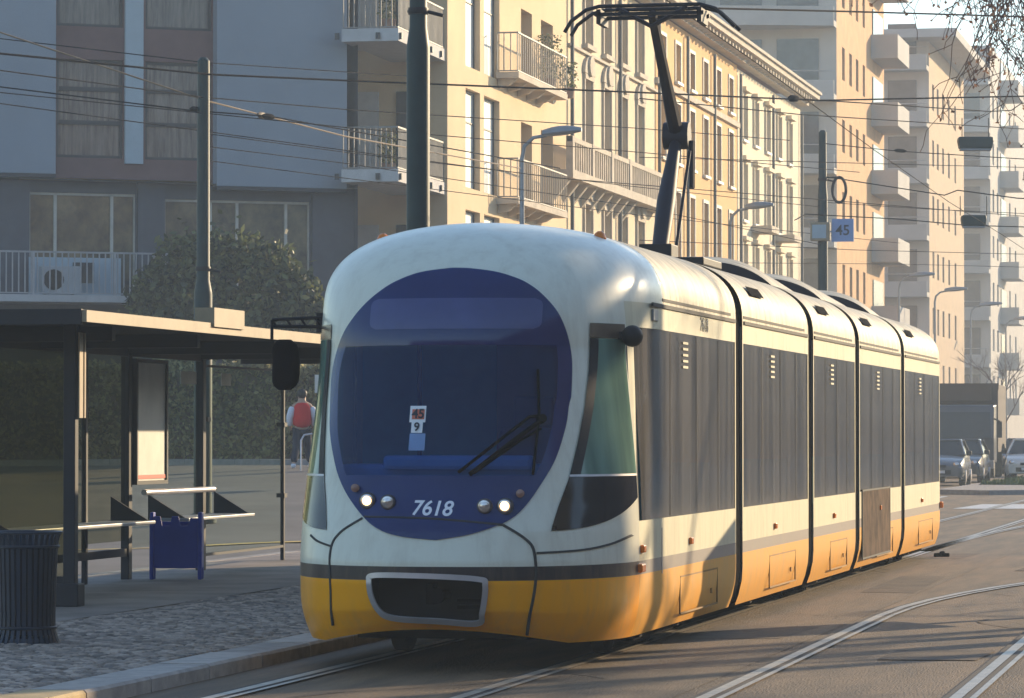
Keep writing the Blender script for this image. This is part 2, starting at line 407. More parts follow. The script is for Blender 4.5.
M['cobble'] = cobble_mat('porphyry_cobbles', (0.06, 0.05, 0.048), (0.30, 0.25, 0.22), (0.012, 0.01, 0.01), 7.5, 1.0)
M['dirt'] = mat('joint_dirt', (0.05, 0.04, 0.033), 0.95, var=0.3)
M['slabs'] = mat('smooth_platform_asphalt', (0.23, 0.185, 0.155), 0.7, var=0.4, scale=0.9, bump=0.3, bscale=30)

# ================================================================== GROUND
def smooth(t): t = max(0.0, min(1.0, t)); return t * t * (3 - 2 * t)
def lin(t): return max(0.0, min(1.0, t))
def ground_z(X, Y):
    return 0.95 * lin((Y - 52) / 26.0) * lin((-X - 13.0) / 2.5) * (1 - lin((Y - 90) / 6) * 0.0)
xs = [-900, -300, -120, -60, -40, -30, -26, -23, -20, -18, -16, -15.5, -14.5, -13.5, -13, -12, -8, 0, 10, 30, 80, 300, 900]
ys = [-200, -40, 0, 20, 40, 48, 52, 56, 60, 64, 68, 72, 76, 78, 80, 84, 90, 96, 110, 150, 220, 400, 900, 2500]
g = MB(); g.grid([[(x, y, ground_z(x, y) - 0.004) for y in ys] for x in xs])
tag(g.build('ground', M['asphalt_grey'], smooth=True), kind='structure')
r = MB(); yy = [-30 + i * 12 for i in range(40)]
r.grid([[(x, y, 0.0) for y in yy] for x in (-12.9, -9, -6, -3, 0, 4, 9)])
tag(r.build('road', M['asphalt']), kind='structure')
# darker repair patches and tyre-polished lanes as sheets above the road
p = MB()
for (x0, x1, y0, y1) in ((-5.1, -3.7, 12, 60),):
    p.face([(x0, y0, .004), (x1, y0, .004), (x1, y1, .004), (x0, y1, .004)])
tag(p.build('road_lane_strip', M['track_concrete']), kind='structure')
M['patch'] = mat('dark_repair_patch', (0.09, 0.06, 0.037), 0.8, var=0.45, scale=2, bump=0.5, bscale=30)
p = MB()
for (x0, x1, y0, y1, sk) in ((-4.75, -3.95, 29.5, 31.6, .1), (-4.3, -3.75, 38.5, 43.0, -.08), (-2.9, -2.2, 27.0, 28.3, .05), (-3.2, -2.1, 45, 47, .1), (-4.85, -4.2, 49, 51.5, .1)):
    p.face([(x0, y0, .0065), (x1, y0 + sk, .0065), (x1 + sk, y1, .0065), (x0 + sk * .5, y1 - sk, .0065)])
rr_ = random.Random(3)
for (x, y, n_) in ((-4.4, 24.5, 14), (-3.9, 33, 12), (-2.5, 30, 10), (-4.6, 44, 12), (-2.7, 38, 12), (-6.1, 22, 8)):
    q0 = Vector((x, y, .0065)); dd = Vector((rr_.uniform(-.25, .25), 1, 0))
    for _ in range(n_):
        dd = (dd + Vector((rr_.gauss(0, .5), 0, 0))).normalized(); dd.y = max(.35, dd.y); q1 = q0 + dd * .35; w_ = rr_.uniform(.006, .016)
        p.face([q0 - Vector((w_, 0, 0)), q0 + Vector((w_, 0, 0)), q1 + Vector((w_, 0, 0)), q1 - Vector((w_, 0, 0))]); q0 = q1
tag(p.build('road_patches', M['patch'], fix=False), kind='structure')
# painted markings
pm = MB()
for (u0, v0, u1, v1) in ((952, 509, 1060, 509),):
    a = at(u0, v0, EYE * F / (v0 - HOR)); b = at(u1, v1, EYE * F / (v1 - HOR))
    pm.face([(a.x, a.y, .008), (b.x, b.y, .008), (b.x, b.y + 5.5, .008), (a.x + .2, a.y + 5.5, .008)])
for k in range(5):
    pm.face([(-8.9 + k * 0.0, 60 + k * 9, .008), (-8.75, 60 + k * 9, .008), (-8.75, 63 + k * 9, .008), (-8.9, 63 + k * 9, .008)])
#pm.face([(-2.62, 24, .008), (-2.54, 24, .008), (-2.58, 37, .008), (-2.66, 37, .008)])
tag(pm.build('road_markings', M['road_paint']), kind='structure')

# platform: cobbled strip, smooth strip, kerbs
KX = -6.96
def kerb(name, path, w, h, m, sea=1.0):
    """kerb stones laid along a path, each stone a block with a fine joint"""
    k = MB()
    for (ax, ay), (bx, by) in zip(path[:-1], path[1:]):
        d = Vector((bx - ax, by - ay)); L_ = d.length; d.normalize(); n = Vector((-d.y, d.x))
        t = 0.0
        while t < L_ - 0.05:
            e = min(L_, t + sea); g_ = 0.011
            A = Vector((ax, ay)) + d * (t + g_); B = Vector((ax, ay)) + d * (e - g_)
            jz = random.uniform(-.004, .004)
            q = [A, B, B + n * w, A + n * w]
            b0 = len(k.v)
            c = 0.018
            ins = [A + n * c, B + n * c, B + n * (w), A + n * (w)]
            k.v += [(z_.x, z_.y, -.05) for z_ in q] + [(z_.x, z_.y, h - c + jz) for z_ in q] + [(z_.x, z_.y, h + jz) for z_ in ins]
            for f_ in ((0,1,5,4),(1,2,6,5),(2,3,7,6),(3,0,4,7),(4,5,9,8),(5,6,10,9),(6,7,11,10),(7,4,8,11),(8,9,10,11),(3,2,1,0)):
                k.f.append(tuple(b0 + i for i in f_)); k.m.append(0)
            t = e
    return k.build(name, m)
PZ = 0.10
tag(kerb('kerb', [(KX, 21.45), (KX, 62)], 0.36, PZ, M['kerb_stone'], 1.3), kind='structure')
tag(kerb('kerb', [(KX, 10), (KX, 21.45)], 0.36, PZ, M['kerb_sunlit'], 0.9), kind='structure')  # yellow paints the sunlit stretch clear of the tram's shadow
c = MB(); c.face([(KX - .36, 10, PZ - .014), (KX - .36, 62, PZ - .014), (-9.75, 62, PZ - .014), (-9.75, 10, PZ - .014)])
rq = random.Random(21); x = KX - .37
M['setts'] = stone_mat('porphyry_setts', (0.36, 0.28, 0.22), (0.13, 0.10, 0.08))
while x > -9.70:
    sx0 = .085; y = 10 + rq.uniform(0, .1)
    while y < 47:
        L0 = rq.uniform(.075, .11); hx, hy = sx0 / 2 - .007, L0 / 2 - .007; cxx = x - sx0 / 2 + rq.uniform(-.006, .006) + .02 * math.sin(y * 2.2); cyy = y + L0 / 2
        zt = PZ + rq.uniform(-.001, .006) + .004 * math.sin(x * 5 + y * 1.3); tx, ty = rq.uniform(-.003, .003), rq.uniform(-.004, .004); b0 = len(c.v); k_ = .72
        for (ax_, ay_) in ((-1, -1), (1, -1), (1, 1), (-1, 1)): c.v.append((cxx + ax_ * hx, cyy + ay_ * hy, PZ - .02))
        for (ax_, ay_) in ((-1, -1), (1, -1), (1, 1), (-1, 1)): c.v.append((cxx + ax_ * hx, cyy + ay_ * hy, zt - .008 + ax_ * tx + ay_ * ty))
        for (ax_, ay_) in ((-1, -1), (1, -1), (1, 1), (-1, 1)): c.v.append((cxx + ax_ * hx * k_, cyy + ay_ * hy * k_, zt + ax_ * tx + ay_ * ty))
        for f_ in ((0,1,5,4),(1,2,6,5),(2,3,7,6),(3,0,4,7),(4,5,9,8),(5,6,10,9),(6,7,11,10),(7,4,8,11),(8,9,10,11)): c.f.append(tuple(b0 + i for i in f_)); c.m.append(1)
        y += L0
    x -= sx0
tag(c.build('pavement_cobbles', [M['dirt'], M['setts']], fix=False), kind='structure')
c = MB(); c.face([(-9.75, 10, PZ - .002), (-9.75, 62, PZ - .002), (-12.75, 62, PZ - .002), (-12.75, 10, PZ - .002)])
tag(c.build('pavement_platform', M['slabs']), kind='structure')
tag(kerb('kerb', [(-12.75, 62), (-12.75, 10)], 0.2, PZ, M['kerb'], 1.2), kind='structure')
# yellow strip painting a sunlit kerb line behind the shelter and far-side kerb in front of the hedge
def hedge_pt(u, doff=0.0):
    t = (u + 140) / 500.0; d = 82.4 + 2.2 * t + doff
    return at(u, HOR, d)
y1 = MB()
a0 = at(170, 553, 51.5); 
pts = [at(60, 0, 52.5), at(345, 0, 56.2)]
n_ = 16
for i in range(n_):
    A = pts[0].lerp(pts[1], i / n_); B = pts[0].lerp(pts[1], (i + 1) / n_)
    w_ = Vector((0.03, .42, 0))
    y1.face([(A.x, A.y, ground_z(A.x, A.y) + .006), (B.x, B.y, ground_z(B.x, B.y) + .006),
             (B.x + w_.x, B.y + w_.y, ground_z(B.x, B.y + w_.y) + .006), (A.x + w_.x, A.y + w_.y, ground_z(A.x, A.y + w_.y) + .006)])
M['sunlit_kerb_line'] = mat('sunlit_kerb_yellow', (0.55, 0.38, 0.10), 0.7, var=0.3, scale=4)
tag(y1.build('sunlit_kerb_strip', M['sunlit_kerb_line']), kind='structure')
k = MB()
for i in range(20):
    u0 = -140 + 25 * i; A = hedge_pt(u0, -1.7); B = hedge_pt(u0 + 24.6, -1.7); C_ = hedge_pt(u0 + 24.6, 4); D_ = hedge_pt(u0, 4)
    z = ground_z(A.x, A.y)
    k.face([(A.x, A.y, z - .05), (B.x, B.y, z - .05), (B.x, B.y, z + .12), (A.x, A.y, z + .12)])
    k.face([(A.x, A.y, z + .12), (B.x, B.y, z + .12), (C_.x, C_.y, .95 + .12), (D_.x, D_.y, .95 + .12)])
tag(k.build('pavement_far', M['kerb']), kind='structure')
# grassy traffic island on the right with kerb
isl = MB(); ip = [(-9.4, 103), (-7.9, 101.5), (-6.6, 103), (-6.2, 150), (-9.4, 150)]
isl.prism(ip, -.02, .13, 'z'); tag(isl.build('island_pavement', M['kerb']), kind='structure')
gi = MB(); gp = [(-9.15, 116), (-7.0, 110), (-6.5, 150), (-9.2, 150)]
gi.face([(x, y, .138) for x, y in gp])
for i in range(2200):
    x = random.uniform(-9.0, -6.8); y = 112.5 + random.random() ** 2 * 30; h = random.uniform(.06, .16); a = random.uniform(0, 6.28)
    gi.face([(x, y, .138), (x + .08 * math.cos(a), y + .08 * math.sin(a), .138), (x + .04, y, .138 + h)])
tag(gi.build('grass', M['tarp'], fix=False), kind='stuff')

# ------------------------------------------------------------------ rails
def rail(path, label, w=0.075):
    mb = MB()
    P = [Vector((x, y, 0)) for x, y in path]
    def ring(off0, off1, z0):
        rows = []
        for i, q in enumerate(P):
            t = (P[min(i + 1, len(P) - 1)] - P[max(i - 1, 0)]).normalized(); n = Vector((t.y, -t.x, 0))
            rows.append((q + n * off0 + Vector((0, 0, z0)), q + n * off1 + Vector((0, 0, z0))))
        return rows
    mb.grid(ring(-w / 2, w / 2, .014), 0)            # running head
    mb.grid(ring(-w / 2 - .045, -w / 2, .010), 1)
    mb.grid(ring(w / 2, w / 2 + .05, .010), 1)       # groove
    mb.grid(ring(w / 2 + .045, w / 2 + .085, .013), 0)
    o = mb.build('rail', [M['steel'], M['rail_side']])
    return tag(o, label, 'rail', 'grooved tram rails set in the asphalt')
T_CX = -5.67
straight = lambda x, y1=160: [(x, y) for y in range(0, y1, 8)]
rail(straight(T_CX - .75), 'steel rail running beside the platform kerb into the shade of the tram')
rail(straight(T_CX + .72), 'steel rail emerging from under the tram and running straight on past its tail')
def curve_path(x0):
    out = []
    for i in range(60):
        y = i * 1.6
        c_ = max(0.0, y - 33.5)
        out.append((x0 - 0.006 * min(y, 34) + 0.0125 * c_ ** 2, y) if y < 60 else None)
    return [q for q in out if q]
rail(curve_path(-3.36), 'bright curved steel rail sweeping right across the open asphalt')
rail(curve_path(-1.86), 'short bright stretch of steel rail in the lower right corner')
# branch rail joining the straight one
br = []
for i in range(14):
    y = 52 + i * 2.2; br.append((T_CX + .72 + 0.010 * max(0, i - 1) ** 2, y))
rail(br, 'thin branch rail splitting off the straight rail behind the tram')

# ================================================================== TRAM
TY = 26.24
tram = thing('tram', 'cream and yellow five-section tram with round dark blue windscreen on the track', 'tram', (T_CX, TY, 0))
ZS, ZT, W0 = 2.54, 3.12, 1.2
def w_body(z):
    if z < .5: return W0 - .07 * ((.5 - z) / .32) ** 2
    if z <= ZS: return W0
    q = min(1.0, (z - ZS) / (ZT - ZS)); return W0 * max(0.0, 1 - q ** 2.6) ** (1 / 2.6)
PK = [(.15, 1.20), (.25, 1.29), (.40, 1.39), (.6, 1.44), (.75, 1.44), (.95, 1.385), (1.15, 1.29), (1.4, 1.20), (1.85, 1.05), (2.2, .92)]
def p_tip(z):
    if z >= 2.2:
        q = min(1.0, (z - 2.2) / (ZT - 2.2)); return -.40 + 1.32 * max(0.0, 1 - q ** 2.0) ** (1 / 2.0)
    for (a, pa), (b, pb) in zip(PK[:-1], PK[1:]):
        if z <= b:
            t = max(0, (z - a) / (b - a)); return pa + (pb - pa) * t
    return .9
def y_b(z): return .27 + .63 * smooth((z - .75) / 1.45) + .12 * smooth((z - 2.3) / .6)
def n_e(z): return 2.4
def nose_y(x, z):
    w = w_body(z); n = n_e(z); q = min(1.0, abs(x) / max(w, 1e-6))
    return y_b(z) - (p_tip(z) + y_b(z)) * max(0.0, 1 - q ** n) ** (1 / n)
def side_x(y, z):
    w = w_body(z); yb = y_b(z)
    if y >= yb: return w
    n = n_e(z); q = min(1.0, (yb - y) / (p_tip(z) + yb)); return w * max(0.0, 1 - q ** n) ** (1 / n)
def nose_px(u, v):
    y = -.7
    for _ in range(30):
        Y = TY + y; rr = (u - CX) / F
        # X with (X CT + Y ST)/( -X ST + Y CT) = rr
        X = Y * (rr * CT - ST) / (CT + rr * ST)
        d = -X * ST + Y * CT
        z = EYE + (HOR - v) / F * d; x = X - T_CX
        y = 0.5 * y + 0.5 * nose_y(max(-1.19, min(1.19, x)), z)
    return x, z
def on_nose(x, z, off=.008):
    y = nose_y(x, z); e = .01
    n = Vector((-(nose_y(x + e, z) - nose_y(x - e, z)) / (2 * e), 1, -(nose_y(x, z + e) - nose_y(x, z - e)) / (2 * e)))
    if n.length > 12: n = n.normalized() * 12
    n.normalize()
    return Vector((x, y, z)) - n * off

def z_bottom(x): return .19 + .10 * max(0, 1 - (x / .85) ** 2)
TR_L = [(455,268.5),(448,269),(420,273),(396,282),(380,292),(366,304),(354,318),(344,334),(337,354),(332.6,376),(331.4,398),(331,411),(331,432),(334,454),(339,475),(348,495),(363,516),(378,529),(400,536.5),(432,540),(437,540.2)]
TR_R = [(455,268.5),(470,269),(494,272),(512,277),(526,283),(540,293),(554,308),(562,322),(568,340),(571,360),(571,380),(570,398),(568,405),(565,426),(556,456),(545,477),(526,505),(511,519),(494,527),(468,535),(440,539.6),(437,540.2)]
def _tab(tr): return sorted([(z, x) for x, z in (nose_px(u, v) for u, v in dense(tr, 5))])
def dense(pts, n=8):
    out = []
    for k in range(len(pts) - 1):
        p0 = pts[max(0, k - 1)]; p1 = pts[k]; p2 = pts[k + 1]; p3 = pts[min(len(pts) - 1, k + 2)]
        for i in range(n):
            t = i / n
            out.append(tuple(.5 * (2 * p1[c] + (p2[c] - p0[c]) * t + (2 * p0[c] - 5 * p1[c] + 4 * p2[c] - p3[c]) * t * t + (3 * p1[c] - p0[c] - 3 * p2[c] + p3[c]) * t ** 3) for c in range(len(p1))))
    out.append(tuple(pts[-1])); return out
TL, TRR = _tab(TR_L), _tab(TR_R)
def _it(tab, z):
    if z <= tab[0][0]: return tab[0][1]
    for (a, xa), (b, xb) in zip(tab[:-1], tab[1:]):
        if z <= b: return xa + (xb - xa) * (z - a) / max(1e-9, b - a)
    return tab[-1][1]
OZ0, OZ1 = max(TL[0][0], TRR[0][0]), min(TL[-1][0], TRR[-1][0])
OZ, OB = (OZ0 + OZ1) / 2, (OZ1 - OZ0) / 2
def oval_c(z): return (_it(TL, z) + _it(TRR, z)) / 2
def oval_hw(z): return max(0.0, (_it(TRR, z) - _it(TL, z)) / 2)
for q_ in range(9): print('oval z %.2f c %.3f hw %.3f' % (OZ0 + (OZ1 - OZ0) * q_ / 8, oval_c(OZ0 + (OZ1 - OZ0) * q_ / 8), oval_hw(OZ0 + (OZ1 - OZ0) * q_ / 8)))
def in_oval(x, z, k=1.0): return OZ0 < z < OZ1 and abs(x - oval_c(z)) < oval_hw(z) * k
c0 = nose_px(371, 577); c1 = nose_px(485, 619)
CPX0, CPX1, CPZ0, CPZ1 = c0[0], c1[0], min(c0[1], c1[1]), max(c0[1], c1[1])
CPZ1 = (nose_px(372, 574)[1] + nose_px(484, 578)[1]) / 2; CPZ0 = (nose_px(385, 614)[1] + nose_px(478, 623)[1]) / 2

CPOLY = dense([nose_px(u, v) for u, v in [(370, 580), (376, 575), (430, 576), (478, 579), (485, 585), (482, 612), (477, 622), (440, 620), (395, 617), (380, 610), (372, 595), (370, 580)]], 8)
def in_poly(x, z, P):
    c_ = False
    for (xa, za), (xb, zb) in zip(P, P[1:] + P[:1]):
        if (za > z) != (zb > z) and x < (xb - xa) * (z - za) / (zb - za) + xa: c_ = not c_
    return c_
ZGH, ZTH = nose_px(450, 479)[1], nose_px(450, 338)[1]
# --- nose shell below the gutter
NP, NZ = 170, 130
zl = [.0 + (ZS) * (i / NZ) for i in range(NZ + 1)]
rows, cells = [], []
for j in range(NZ + 1):
    row = []; t = j / NZ
    for i in range(NP + 1):
        s_ = -1 + 2 * i / NP
        # target height interpolates between bottom line and gutter
        z = .19 + (ZS - .19) * t
        n = n_e(z); w = w_body(z); yb = y_b(z); p_ = p_tip(z)
        phimax = math.acos(min(1.0, (yb / (p_ + yb))) ** (n / 2)) if yb > 0 else math.pi / 2
        ph = abs(s_) * phimax
        x = w * math.sin(ph) ** (2 / n) * (1 if s_ >= 0 else -1); y = yb - (p_ + yb) * math.cos(ph) ** (2 / n)
        if t < .12:                                     # lift the skirt line in the middle
            z += (z_bottom(x) - .19) * (1 - t / .12)
        row.append((x, y, z))
    rows.append(row)
def skip_nose(j, i):
    cx = sum(rows[a][b][0] for a in (j, j + 1) for b in (i, i + 1)) / 4; cz = sum(rows[a][b][2] for a in (j, j + 1) for b in (i, i + 1)) / 4
    if rows[j][i][1] > -.1: return False
    if in_oval(cx, cz, .975) and ZGH < cz < ZTH: return True
    return in_poly(cx, cz, CPOLY)
nb = MB(); nb.grid(rows, 0, skip_nose)
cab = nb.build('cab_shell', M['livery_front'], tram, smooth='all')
# --- roof cap above the gutter, wrapping over the front
rc = MB(); rows2 = []
NT = 26
for j in range(NT + 1):
    th = (math.pi / 2) * (j / NT); z = ZS + (ZT - ZS) * math.sin(th) ** (2 / 2.6) if j else ZS
    w = W0 * max(0.0, math.cos(th)) ** (2 / 2.6) if j < NT else 0.0
    n = n_e(z); yb = y_b(z); p_ = p_tip(z); row = []
    row.append((-w, .985, z))
    for i in range(NP + 1):
        s_ = -1 + 2 * i / NP; ph = abs(s_) * math.pi / 2
        x = w * math.sin(ph) ** (2 / n) * (1 if s_ >= 0 else -1); y = yb - (p_ + yb) * max(0, math.cos(ph)) ** (2 / n)
        row.append((x, y, z))
    row.append((w, .985, z)); rows2.append(row)
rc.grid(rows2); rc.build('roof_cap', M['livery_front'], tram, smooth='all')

# --- windscreen
ws = MB(); NA = 96; rho = [0, .25, .5, .7, .82, .885, .93, .97, 1.0]
ZG = nose_px(450, 476)[1]
ZTG = nose_px(450, 345)[1]
FR = [-1 + 2 * i / 64 for i in range(65)]
FR = sorted(set([round(f_, 5) for f_ in FR if abs(abs(f_) - .905) > .02] + [-.905, .905]))
NXg = len(FR) - 1
ZRW = sorted(set([round(OZ - OB * math.cos(math.pi * j / 90), 5) for j in range(91)] + [round(ZG, 5), round(ZTG, 5)])); NZg = len(ZRW) - 1
G = []
for z in ZRW:
    hw = oval_hw(z)
    G.append([on_nose(oval_c(z) + hw * f_, z, .009) for f_ in FR])
b0 = len(ws.v)
for row in G: ws.v += [tuple(q) for q in row]
for j in range(NZg):
    for i in range(NXg):
        glass = abs(FR[i] + FR[i + 1]) / 2 < .905 and ZG < (ZRW[j] + ZRW[j + 1]) / 2 < ZTG
        ws.f.append((b0+j*(NXg+1)+i, b0+j*(NXg+1)+i+1, b0+(j+1)*(NXg+1)+i+1, b0+(j+1)*(NXg+1)+i)); ws.m.append(0 if glass else 1)
# rim thickness
for i in (0, NXg):
    for j in range(NZg):
        A, B = G[j][i], G[j + 1][i]; ws.face([A, B, B + Vector((0, .02, 0)), A + Vector((0, .02, 0))], 1)
wsc = ws.build('windscreen', [M['windscreen'], M['navy']], tram, smooth='all', fix=False)

def patch(x0, x1, z0, z1, off, nx=12, nz=6, round_=0.0, thick=.004):
    """a thin raised panel following the nose surface; corners rounded"""
    mb = MB(); Gp = []
    for j in range(nz + 1):
        z = z0 + (z1 - z0) * j / nz; ins = 0.0
        if round_:
            dz = min(z - z0, z1 - z)
            if dz < round_: ins = round_ - math.sqrt(max(0, round_ ** 2 - (round_ - dz) ** 2))
        Gp.append([on_nose(x0 + ins + (x1 - x0 - 2 * ins) * i / nx, z, off) for i in range(nx + 1)])
    mb.grid(Gp); return mb
def ribbon(pts, width, off, closed=False, lift=.003):
    mb = MB(); P = [Vector((x, z)) for x, z in pts]; L_, R_ = [], []
    n = len(P)
    for i in range(n):
        a = P[(i - 1) % n] if (closed or i) else P[0]; b = P[(i + 1) % n] if (closed or i < n - 1) else P[-1]
        t = (b - a); t.normalize(); q = Vector((-t.y, t.x)) * width / 2
        L_.append(P[i] + q); R_.append(P[i] - q)
    Gp = [[on_nose(v_.x, v_.y, off - .012), on_nose(v_.x, v_.y, off), on_nose(w_.x, w_.y, off), on_nose(w_.x, w_.y, off - .012)] for v_, w_ in zip(L_, R_)]
    if closed: Gp.append(Gp[0])
    mb.grid(Gp); return mb
# destination display
a = nose_px(370.5, 330); b = nose_px(543, 299)
patch(a[0], b[0], a[1], b[1], .012, 24, 14, .05).build('destination_display', M['display'], wsc, smooth='all', fix=False)
# headlights
def disc(u, v, r, m, name, parent, rim=True):
    x, z = nose_px(u, v); c = on_nose(x, z, .026)
    mb = MB()
    if rim: mb.lathe([(r * 1.28, .02), (r * 1.28, -.012), (r * 1.02, -.016)], c, 24, 1, 'y')
    mb.lathe([(r, .0), (r, -.019), (r * .8, -.021)], c, 24, 2, 'y'); mb.lathe([(r * .76, .0), (r * .72, -.024), (r * .2, -.030)], c, 24, 0, 'y')
    return mb.build(name, [m, M['lamp_rim'], M['lamp_off'] if m is not M['amber_dim'] else m], parent, smooth=True)
M['lamp_rim'] = mat('lamp_rim', (0.05, 0.04, 0.045), 0.4)
disc(369.5, 502, .044, M['lamp_lit'], 'headlight', wsc); disc(504.5, 507.5, .044, M['lamp_lit'], 'headlight', wsc)
disc(389.5, 503.5, .040, M['lamp_off'], 'fog_lamp', wsc); disc(484.5, 507.5, .040, M['lamp_off'], 'fog_lamp', wsc)
disc(358, 489, .028, M['amber_dim'], 'indicator_lamp', wsc, False); disc(519.5, 494.5, .028, M['amber_dim'], 'indicator_lamp', wsc, False)
# fleet number
x0, z0 = nose_px(432, 509.5)
vs, fs = text_mesh('7618', .140, 0, .18, .0026)
mb = MB(); mb.v = [tuple(on_nose(x0 + x, z0 + y - x * .02, .0125)) for x, y, _ in vs]; mb.f = fs; mb.m = [0] * len(fs)
mb.build('fleet_number', M['white_paint'], wsc, fix=False)
# route cards behind the screen, shown on the glass
def card(u0, v0, u1, v1, m, txt, tm, ts, name):
    a = nose_px(u0, v1); b = nose_px(u1, v0)
    o = patch(a[0], b[0], a[1], b[1], .014, 3, 3).build(name, m, wsc, fix=False)
    if txt:
        xc, zc = (a[0] + b[0]) / 2, (a[1] + b[1]) / 2; vs, fs = text_mesh(txt, ts, 0, 0, .002)
        t = MB(); t.v = [tuple(on_nose(xc + x, zc + y, .0195)) for x, y, _ in vs]; t.f = fs; t.m = [0] * len(fs)
        t.build('lettering', tm, wsc, fix=False)
    return o
card(410, 406.5, 427, 423, M['card'], None, None, 0, 'route_card')
a = nose_px(412.5, 420); b = nose_px(425.5, 410)
patch(a[0], b[0], a[1], b[1], .0165, 3, 3).build('route_card_face', M['red_card'], wsc, fix=False)
vs, fs = text_mesh('45', .088, 0, 0, .002); xc, zc = (a[0] + b[0]) / 2, (a[1] + b[1]) / 2
t = MB(); t.v = [tuple(on_nose(xc + x, zc + y, .0195)) for x, y, _ in vs]; t.f = fs; t.m = [0] * len(fs); t.build('lettering', M['ink'], wsc, fix=False)
card(411.5, 422.6, 423.5, 433.5, M['card'], '9', M['ink'], .08, 'run_card')
a = nose_px(409, 451); b = nose_px(426, 434)
patch(a[0], b[0], a[1], b[1], .012, 3, 3).build('card_holder', M['dash'], wsc, fix=False)
# wipers
def nline(pts, r, off): return [on_nose(*nose_px(u, v), off) for u, v in pts], r
wp = MB()
for pts, r in ((((536, 371), (537, 418), (531, 476)), .010), (((538, 417), (528, 418), (459, 474)), .011), (((540, 421), (520, 436), (470, 476)), .016), (((539, 430), (520, 441), (474, 475)), .008)):
    P, rr = nline(pts, r, .035); wp.tube(P, rr, 6)
wp.tube([on_nose(*nose_px(540, 420), .0), on_nose(*nose_px(540, 420), .05)], .03, 10)
wp.build('wiper', M['rubber'], wsc, smooth=True)

# panel seams of the front hatch and door line
def px_poly(pts): return dense([nose_px(u, v) for u, v in pts], 8)
seams = MB()
def add(mb2):
    o = len(seams.v); seams.v += mb2.v; seams.f += [tuple(i + o for i in f_) for f_ in mb2.f]; seams.m += [0] * len(mb2.f)
add(ribbon(px_poly([(333, 625), (331, 590), (331, 550), (340, 533), (363, 518)]), .013, .006))
add(ribbon(px_poly([(365, 517), (432, 519), (503, 525)]), .012, .012))
add(ribbon(px_poly([(503, 525), (524, 538), (534, 552), (535, 585), (527, 635)]), .015, .006))
add(ribbon(px_poly([(536, 553), (580, 550), (610, 544), (632, 535)]), .014, .006))
add(ribbon(px_poly([(311, 535), (318, 541), (331, 546)]), .014, .006))
seams.build('panel_seam', M['seam'], cab, fix=False)
# coupler opening: recess, frame, coupler
CPX0 -= .03; CPX1 += .03; CPZ0 -= .03; CPZ1 += .03
cp = MB(); zc0, zc1 = CPZ0, CPZ1; xm = (CPX0 + CPX1) / 2; yb_ = nose_y(xm, (zc0 + zc1) / 2) + .38
yl0 = nose_y(CPX0, zc0) + .03; yr0 = nose_y(CPX1, zc0) + .03
cp.face([(CPX0, yb_, zc0), (CPX1, yb_, zc0), (CPX1, yb_, zc1), (CPX0, yb_, zc1)])
for z in (zc0, zc1): cp.face([(CPX0, yl0, z), (xm, nose_y(xm, z) + .03, z), (CPX1, yr0, z), (CPX1, yb_, z), (CPX0, yb_, z)])
cp.face([(CPX0, yl0, zc0), (CPX0, yl0, zc1), (CPX0, yb_, zc1), (CPX0, yb_, zc0)]); cp.face([(CPX1, yr0, zc0), (CPX1, yr0, zc1), (CPX1, yb_, zc1), (CPX1, yb_, zc0)])
cbox = cp.build('coupler_recess', M['black_metal'], tram)
fr = px_poly([(370, 580), (376, 575), (430, 576), (478, 579), (485, 585), (482, 612), (477, 622), (440, 620), (395, 617), (380, 610), (372, 595), (370, 580)])
ribbon(fr[:-1], .036, .018, True).build('coupler_frame', M['silver'], cbox, smooth=True)
cg = MB(); ym = nose_y(xm, .5)
cg.lathe([(.035, 0), (.035, -.28), (.055, -.28), (.055, -.33)], (xm + .06, yb_, (zc0 + zc1) / 2 + .01), 14, 0, 'y')
cg.box(xm - .03, yb_ - .24, (zc0+zc1)/2 - .05, xm + .02, yb_ - .12, (zc0+zc1)/2 + .09)
cg.box(xm + .18, yb_ - .22, (zc0+zc1)/2 - .08, xm + .34, yb_ - .15, (zc0+zc1)/2 - .055)
cg.box(xm + .18, yb_ - .22, (zc0+zc1)/2 - .03, xm + .34, yb_ - .15, (zc0+zc1)/2 - .01)
cg.build('coupler', M['rubber'], cbox, smooth=True)

# cab side windows (both flanks), wrapping round the corner
def side_patch(poly_fn, z0, z1, off, sgn, ny=14, nz=24):
    mb = MB(); Gp = []
    for j in range(nz + 1):
        z = z0 + (z1 - z0) * j / nz; xa, yb2 = poly_fn((z - z0) / (z1 - z0))
        ya = nose_y(xa, z); row = []
        for i in range(ny + 1):
            y = ya + (yb2 - ya) * i / ny; x = side_x(y, z)
            n = Vector((1, -(side_x(y + .01, z) - side_x(y - .01, z)) / .02, 0)); n.normalize()
            q = Vector((x, y, z)) + n * off; row.append((q.x * sgn, q.y, q.z))
        Gp.append(row)
    mb.grid(Gp); return mb
def win_front(zs):    # photo pixel edge of the front border of the cab window -> x at height z
    tab = [(2.36, 588), (2.20, 589), (1.9, 585), (1.6, 578), (1.35, 570), (1.15, 561), (1.0, 552.5)]
    return tab
tabx = []
for (z, u) in [(2.30, 589), (2.05, 588), (1.8, 584), (1.55, 577), (1.3, 568), (1.12, 558), (.97, 551)]:
    v = HOR - (z - EYE) / 26.0 * F; tabx.append((z, nose_px(u, v)[0]))
tabx.sort()
def fx(z):
    for (a, xa), (b, xb) in zip(tabx[:-1], tabx[1:]):
        if z <= b: return xa + (xb - xa) * max(0, (z - a) / (b - a))
    return tabx[-1][1]
def rear_lim(z): return -.06
zglass = 1.32
